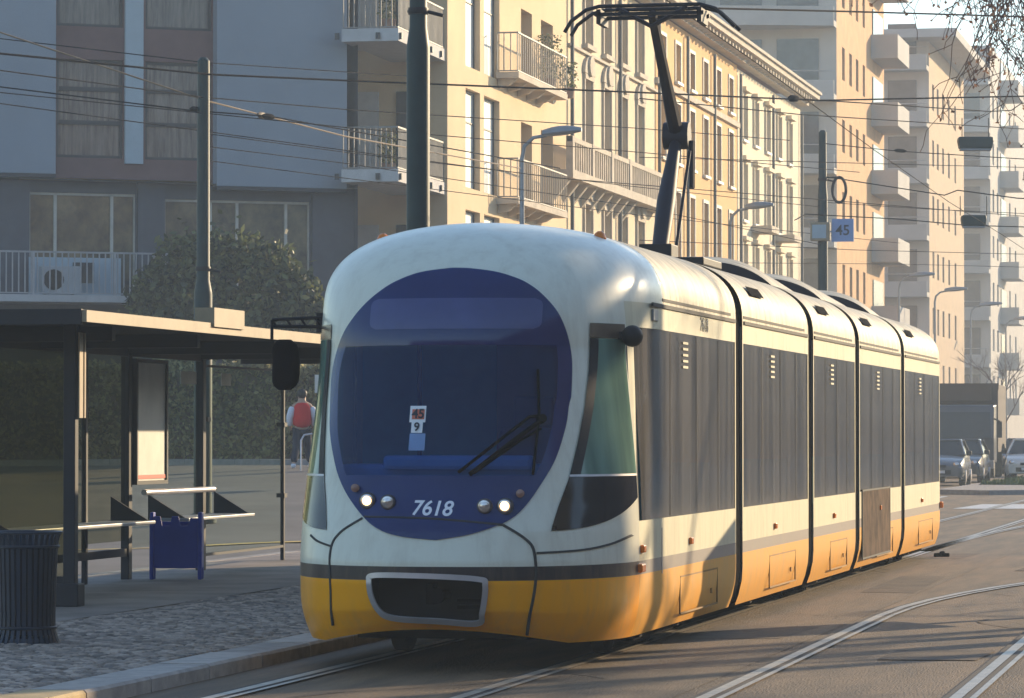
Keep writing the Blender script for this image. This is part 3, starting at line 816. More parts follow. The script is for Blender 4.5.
for sgn in (1, -1):
    # lower dark panel: the bottom edge rises toward the rear
    lo = MB(); Gp = []
    for j in range(13):
        t = j / 12; row = []
        for i in range(17):
            s_ = i / 16
            zbot = .955 + .21 * s_ ** 1.6; z = zbot + (zglass - zbot) * t
            xa = fx(zbot + (zglass - zbot) * t) ; ya = nose_y(xa, z); y = ya + (-.03 - ya) * s_; x = side_x(y, z)
            n = Vector((1, -(side_x(y + .01, z) - side_x(y - .01, z)) / .02, 0)).normalized(); q = Vector((x, y, z)) + n * .007
            row.append((q.x * sgn, q.y, q.z))
        Gp.append(row)
    lo.grid(Gp); pw = lo.build('cab_side_panel', M['cab_dark'], tram, smooth='all', fix=False)
    up = side_patch(lambda t: (fx(zglass + .012 + t * (2.27 - zglass)), -.03), zglass + .012, 2.27, .007, sgn)
    sw = up.build('cab_side_window', M['cab_glass'], tram, smooth='all', fix=False)
    bd = MB(); Gb = []
    for j in range(25):          # dark border down the front edge of the pane
        z = zglass + .012 + (2.27 - zglass - .012) * j / 24; xa = fx(z); row = []
        for dx in (0, .025, .05):
            ya = nose_y(xa, z) + dx * 1.6; x = side_x(ya, z); q = Vector((x, ya, z)) + Vector((.8, -.6, 0)) * .010; row.append((q.x * sgn, q.y, q.z))
        Gb.append(row)
    bd.grid(Gb); bd.build('window_border', M['black_metal'], sw, smooth='all', fix=False)
    side_patch(lambda t: (fx(zglass), -.03), zglass - .003, zglass + .012, .011, sgn, 14, 2).build('window_rail', M['silver'], sw, fix=False)
    side_patch(lambda t: (fx(2.3), -.03), 2.275, 2.375, .008, sgn, 14, 4).build('window_band', M['bronze'], sw, smooth='all', fix=False)
    # blind behind the upper pane is the green film itself; camera dome above
dm = MB(); dm.lathe([(.001, -.075), (.04, -.067), (.066, -.04), (.077, 0), (.066, .04), (.045, .06), (.035, .10)], (1.165, -.12, 2.29), 18, 0, 'y')
dm.box(1.02, -.12, 2.27, 1.13, -.04, 2.32)
dm.build('camera_dome', M['black_metal'], tram, smooth=True)
for s_ in (-1, 1):
    ml = MB(); ml.lathe([(.045, 0), (.05, .015), (.035, .05), (.015, .065)], (s_ * .80, .62, 3.0), 14)
    ml.build('roof_marker_lamp', M['amber'], tram, smooth=True)

# wing mirror on the platform side
wm = MB()
A = Vector((-1.05, .02, 2.44)); B = Vector((-1.44, -.10, 2.42))
wm.tube([A, B], .012, 6); wm.tube([A + Vector((0, 0, -.07)), B + Vector((0, 0, -.045))], .012, 6)
for t in (.25, .5, .75, 1): wm.tube([A.lerp(B, t), A.lerp(B, t - .1) + Vector((0, 0, -.06))], .009, 5)
wm.box(-1.14, .0, 2.33, -1.0, .16, 2.47)
wm.tube([B, B + Vector((0, 0, -.14))], .012, 6)
arm = wm.build('mirror_arm', M['black_metal'], tram, smooth=True)
mm_ = MB(); rows3 = []
for j in range(13):
    t = j / 12; z = 1.92 + .36 * t; k_ = max(.45, (1 - abs(2 * t - 1) ** 6) ** .5) ; rows3.append([(-1.36 + .095 * k_ * math.copysign(abs(math.cos(a)) ** .6, math.cos(a)) + .012 * math.sin(t * 3), -.05 + .07 * k_ * math.copysign(abs(math.sin(a)) ** .6, math.sin(a)), z) for a in [2 * math.pi * i / 20 for i in range(21)]])
mm_.grid(rows3); mm_.face([q for q in rows3[0][:-1]]); mm_.face([q for q in rows3[-1][:-1]])
mm_.build('wing_mirror', M['rubber'], arm, smooth=True)

# --- five body modules
YG = [0.0, 31.10 - TY, 35.87 - TY, 39.80 - TY, 44.55 - TY, 49.3 - TY]
GAP = .19
def section(half_from_side=True, n=20):
    pts = []
    for j in range(n + 1):
        th = (math.pi / 2) * j / n; pts.append((W0 * max(0, math.cos(th)) ** (2 / 2.6), ZS + (ZT - ZS) * math.sin(th) ** (2 / 2.6)))
    return pts
RS = section()
WIN0, WIN1 = 1.0, 2.36
def roof_pt(k, y):  # k over full arch right->left
    return None
arch = RS + [(-x, z) for x, z in reversed(RS[:-1])]
for k in range(5):
    y0 = YG[k] + (GAP if k else 0.0); y1 = YG[k + 1] - (GAP if k < 4 else 0.0)
    mb = MB()
    yl = [y0] + ([.1, .2, .3, .4, .5, .6, .7, .8, .9, 1.0] if k == 0 else []) + [y1]
    for sgn in (1, -1):
        zs_lo = [.19, .28, .4, .5, .62, .72, .85, WIN0]; zs_hi = [WIN1, 2.45, ZS]
        for zz in (zs_lo, zs_hi):
            mb.grid([[(sgn * side_x(y, z), y, z) for y in yl] for z in zz], 0)
    yr0 = .98 if k == 0 else y0
    mb.grid([[(x, yr0, z) for x, z in arch], [(x, y1, z) for x, z in arch]], 1)
    # floor, ceiling and end bulkheads leave the inside hollow behind the glass
    mb.grid([[(-1.17, y0 + .02, .38), (1.17, y0 + .02, .38)], [(-1.17, y1 - .02, .38), (1.17, y1 - .02, .38)]], 2)
    for ye in ((y0 if k else y0 + 1.4), y1):
        for (xa, xb) in ((-1.19, -.55), (.55, 1.19)):
            mb.face([(xa, ye, .38), (xb, ye, .38), (xb, ye, 2.5), (xa, ye, 2.5)], 2)
    if k == 0: mb.face([(-.55, 1.4, .38), (.55, 1.4, .38), (.55, 1.4, 2.5), (-.55, 1.4, 2.5)], 2)
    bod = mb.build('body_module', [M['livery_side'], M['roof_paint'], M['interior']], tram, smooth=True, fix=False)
    for sgn in (1, -1):
        ya = y0 + (.11 if k == 0 else .05); yb2 = y1 - .05
        ylw = [ya] + ([.2, .3, .4, .5, .6, .7, .8, .9, 1.0] if k == 0 else []) + [yb2]
        mb = MB(); mb.grid([[(sgn * (side_x(y, z) - .004), y, z) for y in ylw] for z in (WIN0, 1.35, 1.7, 2.05, WIN1)])
        wn = mb.build('side_window', M['side_glass'], bod, smooth=True, fix=False)
        # pale jamb strips at the ends
        mb = MB()
        for (q0, q1) in ((y0, ya), (yb2, y1)): mb.face([(sgn * (side_x(q0, 1.5)), q0, WIN0), (sgn * side_x(q1, 1.5), q1, WIN0), (sgn * side_x(q1, 2.3), q1, WIN1), (sgn * side_x(q0, 2.3), q0, WIN1)])
        build_split(mb, 'window_post', M['livery_side'], bod, fix=False)
        mb = MB(); ym = ya + (yb2 - ya) * .42
        for i in range(5): mb.box(sgn * 1.2, ym - .12, 2.10 + i * .045, sgn * 1.206, ym + .12, 2.118 + i * .045)
        mb.build('vent_louvre', M['livery_side'], wn)
        mb = MB()
        for f_ in (.27, .55, .8):
            yq = ya + (yb2 - ya) * f_; mb.box(sgn * 1.199, yq - .003, WIN0 + .01, sgn * 1.202, yq + .003, WIN1 - .01)
        build_split(mb, 'window_joint', M['glass_joint'], wn)
        mb = MB(); mb.box(sgn * 1.196, y0 + (.5 if k == 0 else .06), ZS - .022, sgn * 1.212, y1 - .06, ZS + .006)
        mb.box(sgn * 1.185, y0 + (.95 if k == 0 else .06), ZS + .028, sgn * 1.203, y1 - .30, ZS + .050)
        mb.build('gutter', M['seam'], bod)
        mb = MB(); yq = ya + (yb2 - ya) * (.45 if k else .47); mb.box(sgn * 1.2, yq - .045, .775, sgn * 1.225, yq + .045, .825)
        mb.build('side_marker_lamp', M['amber'], bod, bevel=.006)
        # access panel outline
        mb = MB(); pa, pb = y0 + (y1 - y0) * .38, y0 + (y1 - y0) * .78; zz0, zz1 = .27, .545
        for (ax, az, bx, bz) in ((pa, zz0, pa, zz1), (pb, zz0, pb, zz1), (pa, zz1, pb, zz1), (pa, zz0, pb, zz0)):
            mb.box(sgn * 1.19, ax - .007, az - .006, sgn * 1.202, bx + .007, bz + .006)
        mb.box(sgn * 1.195, pb - .35, .36, sgn * 1.206, pb - .31, .40)
        mb.build('access_panel', M['panel_line'] if 'panel_line' in M else M['seam'], bod)
    # roof vent (dark grille) on the sunny shoulder, roof panel joints
    if k:
        mb = MB(); pa, pb = y0 + .75, y0 + 1.55
        for (i0, i1) in ((4, 6),):
            q = [RS[i0], RS[i1]]; dn = Vector((q[1][0] - q[0][0], q[1][1] - q[0][1])).normalized(); nn = Vector((dn.y, -dn.x)) * -1
            if nn.x < 0: nn = -nn
            mb.grid([[(q[0][0] + nn.x * .02, y, q[0][1] + nn.y * .02), (q[1][0] + nn.x * .02, y, q[1][1] + nn.y * .02)] for y in (pa, (pa + pb) / 2, pb)])
        mb.build('roof_vent', M['rubber'], bod, fix=False)
    mb = MB()
    for f_ in ((.33, .68) if k else (.35, .7)):
        yj = y0 + (y1 - y0) * f_
        mb.grid([[(x * 1.003, yj - .006, z + .004) for x, z in arch], [(x * 1.003, yj + .006, z + .004) for x, z in arch]])
    build_split(mb, 'roof_joint', M['grey_metal'], bod, fix=False)
    # passengers' grab poles
    mb = MB()
    for f_ in (.2, .4, .6, .8):
        for s_ in (-.6, .6): mb.tube([(s_, y0 + (y1 - y0) * f_, .38), (s_, y0 + (y1 - y0) * f_, 2.5)], .018, 6)
    build_split(mb, 'grab_pole', M['bronze'], bod, smooth=True)
    # seats along both sides
    mb = MB()
    for f_ in (.22, .42, .62, .82):
        for s_ in (-.85, .85):
            yq = y0 + (y1 - y0) * f_
            mb.box(s_ - .22, yq - .2, .78, s_ + .22, yq + .22, .84); mb.box(s_ - .22, yq + .18, .84, s_ + .22, yq + .24, 1.38)
    build_split(mb, 'seat', M['teal'], bod)
# bellows
for k in range(1, 5):
    yc = YG[k]; mb = MB()
    prof = [(1.12, .21), (1.175, .36), (1.19, .5)] + [(x * .985, z - .012) for x, z in arch] + [(-1.19, .5), (-1.175, .36), (-1.12, .21)]
    rowsb = []
    for i in range(5):
        y = yc - GAP + 2 * GAP * i / 4; k_ = .985 if i % 2 else .997
        rowsb.append([(x * k_, y, (z if z < .3 else z * (.985 if i % 2 else .995))) for x, z in prof])
    mb.grid(rowsb); mb.build('gangway_bellows', M['rubber'], tram, fix=False)
# raised roof fairings on the last three modules
for k in (2, 3, 4):
    y0 = YG[k] + .12; y1 = YG[k + 1] - (.5 if k < 4 else 1.7); mb = MB(); rowsf = []
    for (yy_, h, s_) in ((y0, .0, .86), (y0 + .05, .17, .84), (y0 + .45, .23, .82), ((y0 + y1) / 2, .18, .80), (y1 - .5, .12, .78), (y1, -.02, .76)):
        rowsf.append([(x * s_, yy_, min(z, ZT) - .02 + h * (1 - abs(x / 1.2) ** 3) + .0) for x, z in arch if z > 2.8])
    mb.grid(rowsf[1:], 0)
    fr0 = rowsf[1]; mb.face(fr0 + [(q[0], q[1], 2.72) for q in (fr0[-1], fr0[0])], 1)
    mb.build('roof_fairing', [M['roof_paint'], M['dark_fairing']], tram, smooth=True, fix=False)
# advert board on the fourth module
mb = MB(); mb.box(1.201, YG[3] + .40, .30, 1.209, YG[3] + 3.2, 1.0)
adv = mb.build('advert_board', M['poster_ad'], tram)
mb = MB()
pa, pb = YG[3] + .38, YG[3] + 3.22
for (q0, a0_, q1, a1_) in ((pa, .28, pb, .30), (pa, 1.0, pb, 1.02), (pa, .3, pa + .03, 1.0), (pb - .03, .3, pb, 1.0)): mb.box(1.203, q0, a0_, 1.213, q1, a1_)
mb.build('advert_frame', M['seam'], adv)
# side fleet number and corner lamps
vs, fs = text_mesh('7618', .15, 0, 0, .003); mb = MB()
mb.v = [(1.204, 2.95 + x * 1.35, 2.45 + y) for x, y, _ in vs]; mb.f = fs; mb.m = [0] * len(fs); mb.build('side_number', M['bronze'], tram, fix=False)
mb = MB(); mb.box(1.19, .03, .775, 1.225, .12, .83); mb.build('corner_lamp', M['amber'], tram, bevel=.01)
mb = MB(); mb.box(1.18, -.05, .64, 1.225, .10, .70); mb.build('corner_lamp', M['amber'], tram, bevel=.01)
mb = MB(); mb.box(1.19, .92, .60, 1.203, .945, .93); mb.box(1.19, .55, 2.42, 1.206, .75, 2.50); mb.build('door_button_panel', M['grey_metal'], tram)
# cab interior
mb = MB(); mb.box(-.78, -.75, .9, .78, -.1, 1.40); mb.box(-.45, -.85, 1.36, .6, -.7, 1.46)
mb.build('dashboard', M['dash'], tram, bevel=.03)
mb = MB(); mb.face([(-1.12, 1.3, .4), (-.1, 1.3, .4), (-.1, 1.3, 2.5), (-1.12, 1.3, 2.5)], 0); mb.face([(-.1, 1.31, .4), (.55, 1.31, .4), (.55, 1.31, 2.5), (-.1, 1.31, 2.5)], 1); mb.face([(.55, 1.3, .4), (1.12, 1.3, .4), (1.12, 1.3, 2.5), (.55, 1.3, 2.5)], 0)
mb.build('cab_partition', [M['teal'], M['maroon']], tram, fix=False)
mb = MB(); mb.box(.0, .5, .8, .5, .95, .95); mb.box(.0, .92, .95, .5, 1.05, 1.65); mb.box(.1, .94, 1.67, .4, 1.04, 1.88); mb.tube([(.25, .7, .4), (.25, .7, .8)], .07, 10)
mb.build('driver_seat', M['maroon'], tram, bevel=.05)
# bogies
for (yc) in (1.9, YG[2] + 1.95, YG[4] + 3.0):
    mb = MB(); mb.box(-1.02, yc - 1.15, .12, 1.02, yc + 1.15, .36)
    bg = mb.build('bogie', M['rubber'], tram)
    for s_ in (-1, 1):
        for dy in (-.85, .85):
            w_ = MB(); w_.lathe([(.10, -.05), (.31, -.05), (.31, .05), (.10, .06)], (s_ * .74, yc + dy, .325), 20, 0, 'x'); w_.build('wheel', M['rubber'], bg, smooth=True)
mb = MB()
for yc in (.9, 2.6, 6.6, 11.3, 15.2, 20.5): mb.box(.96, yc - .05, .145, 1.05, yc + .05, .30)
build_split(mb, 'underframe_bracket', M['dark_fairing'], tram)
mb = MB(); mb.box(-1.0, .5, .17, 1.0, 22.6, .34); mb.build('underframe', M['rubber'], tram)
# tail: the same cab turned round
Lt = YG[5]
tail = cab.copy(); COL.objects.link(tail); tail.parent = tram; tail.rotation_euler = (0, 0, math.pi); tail.location = (0, Lt, 0)
tail2 = wsc.copy(); COL.objects.link(tail2); tail2.parent = tram; tail2.rotation_euler = (0, 0, math.pi); tail2.location = (0, Lt, 0)
for o in list(tram.children):
    if o.name.startswith('roof_cap') and abs(o.location.y) < 1e-6:
        t2 = o.copy(); COL.objects.link(t2); t2.parent = tram; t2.rotation_euler = (0, 0, math.pi); t2.location = (0, Lt, 0); break
mb = MB(); mb.box(1.2, Lt - .05, .66, 1.245, Lt + .03, .74); mb.build('tail_lamp', M['amber'], tram, bevel=.01)
# pantograph (base on the second module)
pb0 = 34.3 - TY
pm_ = MB(); pm_.box(-.5, pb0 - .55, 3.13, .5, pb0 + .55, 3.20); pm_.box(-.15, pb0 - .2, 3.2, .15, pb0 + .2, 3.34)
pan = pm_.build('pantograph', M['black_metal'], tram, bevel=.01)
kn = Vector((0, 35.35 - TY, 4.42)); hd = Vector((0, 33.95 - TY, 5.42))
mb = MB(); mb.tube([(0, pb0 + .0, 3.2), (0, pb0 + .42, 3.75), kn], [.075, .088, .05], 10); mb.tube([(.13, pb0 + .1, 3.2), (.13, kn.y - .05, kn.z - .15)], .016, 6); mb.tube([kn + Vector((-.12, 0, 0)), kn + Vector((.12, 0, 0))], .13, 12)
mb.tube([kn + Vector((.14, .02, -.05)), kn + Vector((.15, -.05, -.5))], .03, 6)
mb.build('lower_arm', M['dark_fairing'], pan, smooth=True)
mb = MB(); mb.tube([kn, kn.lerp(hd, .5), hd], [.075, .055, .045], 8); mb.tube([hd + Vector((-.32, 0, .06)), hd + Vector((0, -.05, -.12)), hd + Vector((.32, 0, .06))], .022, 6)
mb.build('upper_arm', M['dark_fairing'], pan, smooth=True)
mb = MB()
for dy in (-.16, .16):
    mb.tube([(-.78, hd.y + dy, hd.z - .17), (-.72, hd.y + dy, hd.z - .07), (-.58, hd.y + dy, hd.z + .03), (-.46, hd.y + dy, hd.z + .06), (.46, hd.y + dy, hd.z + .06), (.60, hd.y + dy, hd.z + .02), (.78, hd.y + dy, hd.z - .15)], .018, 7)
mb.box(-.50, hd.y - .2, hd.z - .03, .50, hd.y - .14, hd.z + .0); mb.box(-.50, hd.y + .14, hd.z - .03, .50, hd.y + .2, hd.z + .0)
for s_ in (-.46, .46): mb.box(s_ - .02, hd.y - .2, hd.z - .10, s_ + .02, hd.y + .2, hd.z + .03)
mb.build('collector_head', M['black_metal'], pan, smooth=True)

# ================================================================== SHELTER
sh = thing('tram_shelter', 'long dark tram stop shelter with glass panels and sunlit sand-coloured roof edge', 'shelter', (-11.9, 38, .098))
SO = Vector((-11.9, 38, .098))
def sloc(X, Y, z): return (X - SO.x, Y - SO.y, z - SO.z)
def sbox(mb, X0, Y0, Z0, X1, Y1, Z1, mi=0): mb.box(X0 - SO.x, Y0 - SO.y, Z0 - SO.z, X1 - SO.x, Y1 - SO.y, Z1 - SO.z, mi)
mb = MB()
sbox(mb, -12.3, 30.7, 2.57, -10.0, 45.4, 2.63, 1); sbox(mb, -12.3, 30.7, 2.63, -10.0, 45.4, 2.66, 0)
roof = mb.build('roof', [M['shelter_dark'], M['soffit']], sh)
mb = MB(); sbox(mb, -10.0, 30.66, 2.555, -9.955, 45.4, 2.655); mb.build('fascia', M['shelter_fascia'], roof)  # sunlight on the street flank is put into the sand colour
mb = MB(); sbox(mb, -12.3, 30.65, 2.535, -10.0, 30.70, 2.665); mb.build('fascia', M['shelter_dark'], roof)  # same fascia round the corner, its shade put into the dark colour
mb = MB(); sbox(mb, -10.12, 34.45, 2.62, -9.93, 35.5, 2.80); mb.build('sign_box', M['shelter_fascia'], roof)
mb = MB()
for yq in (32.5, 35.2, 38.0, 40.7, 43.5): sbox(mb, -12.2, yq - .05, 2.44, -10.3, yq + .05, 2.567)
build_split(mb, 'roof_beam', M['shelter_dark'], roof)
def post(X, Y, w=.10, d=.10, z0=.098, z1=2.57, m='shelter_dark', name='post'):
    mb = MB(); sbox(mb, X - w / 2, Y - d / 2, z0, X + w / 2, Y + d / 2, z1); return mb.build(name, M[m], sh, bevel=.008)
post(-10.5, 31.9, .11, .10); post(-11.95, 31.9)
post(-11.9, 36.6, .05, .07); post(-11.9, 38.0, .09, .12); post(-11.9, 40.75, .09, .12); post(-11.9, 44.25, .045, .06,   .098, 2.57)
mb = MB(); sbox(mb, -10.43, 31.88, 1.75, -10.415, 31.98, 2.5); sbox(mb, -10.43, 32.02, 1.75, -10.415, 32.06, 2.5); build_split(mb, 'lit_post_edge', M['shelter_fascia'], sh)  # pale strips paint sunlight along the post edges
def panel(X0, Y0, X1, Y1, z0, z1, m, name='glass_panel'):
    mb = MB()
    if abs(X1 - X0) < .05: sbox(mb, X0 - .006, Y0, z0, X0 + .006, Y1, z1)
    else: sbox(mb, X0, Y0 - .006, z0, X1, Y0 + .006, z1)
    return mb.build(name, M[m], sh)
panel(-11.9, 31.9, -10.57, 31.9, .36, 2.42, 'smoked_glass')
panel(-11.9, 32.0, -11.9, 36.56, .42, 2.42, 'smoked_glass')
panel(-11.9, 36.64, -11.9, 37.92, .5, 2.42, 'smoked_glass')
panel(-11.9, 38.08, -11.9, 40.67, .42, 2.42, 'shelter_glass')
panel(-11.9, 40.84, -11.9, 44.22, .28, 2.36, 'shelter_glass')
mb = MB()
sbox(mb, -11.95, 31.87, .28, -10.5, 31.93, .36); sbox(mb, -11.95, 31.87, 2.42, -10.5, 31.93, 2.5)
sbox(mb, -11.93, 32.0, .34, -11.87, 37.92, .42); sbox(mb, -11.93, 32.0, 2.42, -11.87, 40.67, 2.5)
sbox(mb, -11.92, 40.84, .25, -11.88, 44.22, .28); sbox(mb, -11.92, 40.84, 2.36, -11.88, 44.22, 2.385)
build_split(mb, 'panel_rail', M['shelter_dark'], sh)
mb = MB(); sbox(mb, -10.75, 31.80, .098, -10.40, 32.0, .30); mb.build('post_foot', M['shelter_dark'], sh, bevel=.01)
# leaning rail and seats
mb = MB(); mb.tube([sloc(-11.74, 38.1, 1.0), sloc(-11.74, 40.7, 1.0)], .032, 10); mb.build('backrest_rail', M['silver'], sh, smooth=True)
for (ya, yb2) in ((33.0, 37.4), (38.6, 41.2)):
    mb = MB(); sbox(mb, -11.84, ya, .69, -11.40, yb2, .725)
    st = mb.build('seat', M['grey_metal'], sh, bevel=.008)
    for yq in (ya + .05, yb2 - .05):
        mb = MB(); mb.prism([(-11.86 - SO.x, .97 - SO.z), (-11.40 - SO.x, .69 - SO.z), (-11.86 - SO.x, .69 - SO.z)], yq - SO.y - .02, yq - SO.y + .02, 'y'); build_split(mb, 'bracket', M['shelter_dark'], st)
# poster cases
mb = MB(); sbox(mb, -11.87, 38.12, 1.12, -11.83, 39.15, 2.36); pc = mb.build('poster', M['poster'], sh)
mb = MB()
for (q0, a0_, q1, a1_) in ((38.08, 1.08, 39.2, 1.12), (38.08, 2.36, 39.2, 2.40), (38.08, 1.12, 38.12, 2.36), (39.15, 1.12, 39.2, 2.36)): sbox(mb, -11.88, q0, a0_, -11.81, q1, a1_)
mb.build('poster_frame', M['shelter_dark'], pc)
mb = MB(); sbox(mb, -11.829, 38.13, 1.14, -11.822, 39.14, 1.18); mb.build('poster_strip', M['red_strip'], pc)
for (yq, wq) in ((39.9, .6), (41.5, .4)):
    mb = MB(); sbox(mb, -11.885, yq, 2.16, -11.878, yq + wq, 2.30); mb.build('sticker', M['poster'], sh)
mb = MB()
for (yq, zq) in ((40.9, 1.75), (44.2, 1.7), (44.2, .85)): sbox(mb, -11.95, yq - .05, zq, -11.85, yq + .08, zq + .05)
build_split(mb, 'hinge', M['shelter_dark'], sh)

# ------------------------------------------------------------------ litter bin
lb = thing('litter_bin', 'dark slatted metal litter bin with flared rim and foot on the platform', 'litter bin', (-8.98, 26.25, .096))
mb = MB(); mb.lathe([(.19, .06), (.205, .68), (.19, .68), (.18, .1)], (0, 0, 0), 28); liner = mb.build('liner', M['black_metal'], lb, smooth=True)
mb = MB(); n = 34
for i in range(n):
    a = 2 * math.pi * i / n
    pr = [(.255, .0), (.235, .045), (.218, .10), (.215, .20), (.224, .50), (.232, .68), (.240, .745), (.258, .80)]
    ca, sa = math.cos(a), math.sin(a)
    Gp = []
    for (rr, z) in pr:
        t = Vector((-sa, ca, 0)); c_ = Vector((ca * rr, sa * rr, z)); hw = .0135
        Gp.append([c_ - t * hw, c_ + t * hw, c_ + t * hw - Vector((ca, sa, 0)) * .007, c_ - t * hw - Vector((ca, sa, 0)) * .007, c_ - t * hw])
    mb.grid(Gp)
mb.build('slats', M['bin_metal'], lb)
for (z, rr) in ((.115, .222), (.70, .238), (.80, .26)):
    mb = MB(); mb.tube([(rr * math.cos(2*math.pi*i/32), rr * math.sin(2*math.pi*i/32), z) for i in range(33)], .011, 6); mb.build('ring', M['bin_metal'], lb, smooth=True)
mb = MB(); mb.lathe([(.20, 0), (.235, .0), (.225, .04), (.2, .05)], (0, 0, 0), 28); build_split(mb, 'foot', M['bin_metal'], lb, smooth=True)

# ------------------------------------------------------------------ blue rack
q = at(177, 571, 39.6)
bs = thing('newspaper_rack', 'blue plastic rack with rounded legs and notched top beneath the shelter', 'rack', (q.x, q.y, .098), YAW)
def rack_side(x):
    mb = MB(); poly = [(-.13, .0), (-.09, .0), (-.07, .12), (.07, .12), (.09, .0), (.13, .0), (.14, .10), (.13, .62), (.09, .70), (-.09, .70), (-.13, .62), (-.14, .10)]
    mb.prism(poly, x - .022, x + .022, 'x'); return mb.build('side_panel', M['blue_plastic'], bs, bevel=.012)
rack_side(-.25); rack_side(.25)
mb = MB(); mb.prism([(-.228, .12), (.228, .12), (.228, .64), (.15, .64), (.13, .56), (.05, .56), (.03, .66), (-.04, .66), (-.06, .56), (-.14, .56), (-.16, .66), (-.228, .66)], -.12, -.10, 'y'); mb.build('front_panel', M['blue_plastic'], bs, bevel=.006)
mb = MB(); mb.box(-.228, .09, .12, .228, .11, .60); mb.build('back_panel', M['blue_plastic'], bs, bevel=.006)
mb = MB(); mb.box(-.226, -.098, .30, .226, .088, .32); mb.build('shelf', M['blue_plastic'], bs)

# ================================================================== POLES, LAMPS, WIRES
def pole(px, d, vtop, r0, r1, collar_v, label, base_z, extra=None):
    b = at(px, HOR, d); ztop = EYE + (HOR - vtop) / F * d; zc_ = EYE + (HOR - collar_v) / F * d
    t = thing('catenary_pole', label, 'pole', (b.x, b.y, base_z))
    mb = MB(); mb.lathe([(r0 * 1.5, 0), (r0 * 1.5, .12), (r0, .16), (r0, zc_ - base_z - .15), (r0 * .96, zc_ - base_z - .1)], (0, 0, 0), 18); mb.build('lower_shaft', M['green_pole'], t, smooth=True)
    mb = MB(); mb.lathe([(r0 * .96, zc_ - base_z - .1), (r1, zc_ - base_z + .08), (r1 * .92, ztop - base_z), (r1 * .5, ztop - base_z + .05)], (0, 0, 0), 18); mb.build('upper_shaft', M['green_pole'], t, smooth=True)
    mb = MB(); mb.lathe([(r1 * 1.12, 0), (r1 * 1.2, .03), (r1 * 1.12, .07)], (0, 0, zc_ - base_z + .22), 16); mb.tube([(r1, 0, zc_ - base_z + .25), (r1 + .18, 0, zc_ - base_z + .2)], .02, 6); mb.build('collar', M['black_metal'], t, smooth=True)
    return t, b
pole(418, 41.0, -90, .127, .098, 34, 'thick dark green catenary pole rising straight behind the tram front', .098)
pl, plb = pole(203, 60.0, 60, .145, .105, 285, 'slim green catenary pole in front of the clipped shrub and blue building', ground_z(-16.8, 57.8))
pr_, prb = pole(823, 90.0, 132, .12, .10, 190, 'distant dark pole carrying a small box and blue sign above the tram', 0.0)
# sign box, loop and sign on the far pole
ps = 90 / F
mb = MB(); zc_ = EYE + (HOR - 232) * ps; mb.box(-.26, -.32, zc_ - .22, .20, -.1, zc_ + .22); sb_ = mb.build('sign_box', M['shelter_fascia'], pr_, bevel=.02)
mb = MB(); mb.box(-.21, -.327, zc_ - .16, .12, -.321, zc_ + .16); mb.build('sign_face', M['pale_clad'], sb_)
mb = MB(); mb.box(.24, -.2, zc_ - .24, .76, -.16, zc_ + .30); mb.box(.16, -.18, zc_ - .02, .24, -.17, zc_ + .02); sg = mb.build('stop_sign_board', M['sign_blue'], pr_)
vs, fs = text_mesh('45', .34, 0, 0, .004)
mb = MB(); mb.v = [(.50 + x, -.206, zc_ + .02 + y) for x, y, _ in vs]; mb.f = fs; mb.m = [0] * len(fs); mb.build('lettering', M['ink'], sg, fix=False)
mb = MB(); zl_ = EYE + (HOR - 190) * ps; mb.tube([(.40 + .16 * math.cos(a), -.05, zl_ + .30 * math.sin(a)) for a in [2 * math.pi * i / 24 for i in range(25)]], .035, 6); mb.tube([(.1, 0, zl_ + .3), (.4, -.05, zl_ + .3)], .02, 5)
mb.build('cable_coil', M['black_metal'], pr_, smooth=True)

def street_lamp(X, Y, H, arm, label, group='street lamps along the far pavement'):
    t = thing('street_lamp', label, 'street lamp', (X, Y, ground_z(X, Y)), 0, group)
    h = H - ground_z(X, Y)
    mb = MB(); mb.tube([(0, 0, 0), (0, 0, h - .55), (.06, 0, h - .25), (.28, 0, h - .05), (.6, 0, h)], [.08, .055, .05, .045, .04], 10); mb.build('lamp_post', M['grey_metal'], t, smooth=True)
    mb = MB(); rr = []
    for i in range(9):
        s_ = i / 8; wv = .20 * math.sin(math.pi * min(1, .12 + s_ * .8)) + .02
        rr.append([(.5 + arm * s_, wv * math.cos(a), h + .03 + .08 * s_ + (.05 + .11 * math.sin(math.pi * min(1, .15 + .8 * s_))) * math.sin(a) * (1 if math.sin(a) > 0 else .5)) for a in [2 * math.pi * k_ / 12 for k_ in range(13)]])
    mb.grid(rr); mb.face(rr[0][:-1]); mb.face(rr[-1][:-1]); mb.build('lamp_head', M['grey_metal'], t, smooth=True)
    return t
street_lamp(-18, street_y(522, -18), 8.75, .95, 'grey street lamp in front of the cream building with railed balconies')
street_lamp(-18, street_y(730, -18), 9.0, .95, 'grey street lamp before the white-fronted house beside the pantograph')
street_lamp(-18, street_y(899, -18), 9.0, 1.2, 'hazy street lamp just above the tram tail, left of its fellows')
street_lamp(-18, street_y(935, -18), 9.0, 1.2, 'hazy street lamp whose post meets the last roof corner of the tram')
street_lamp(-18, street_y(971, -18), 9.0, 1.3, 'faint street lamp rising behind the parked truck')
street_lamp(-18, street_y(1006, -18), 9.0, 1.3, 'faintest street lamp at the right edge above the truck')

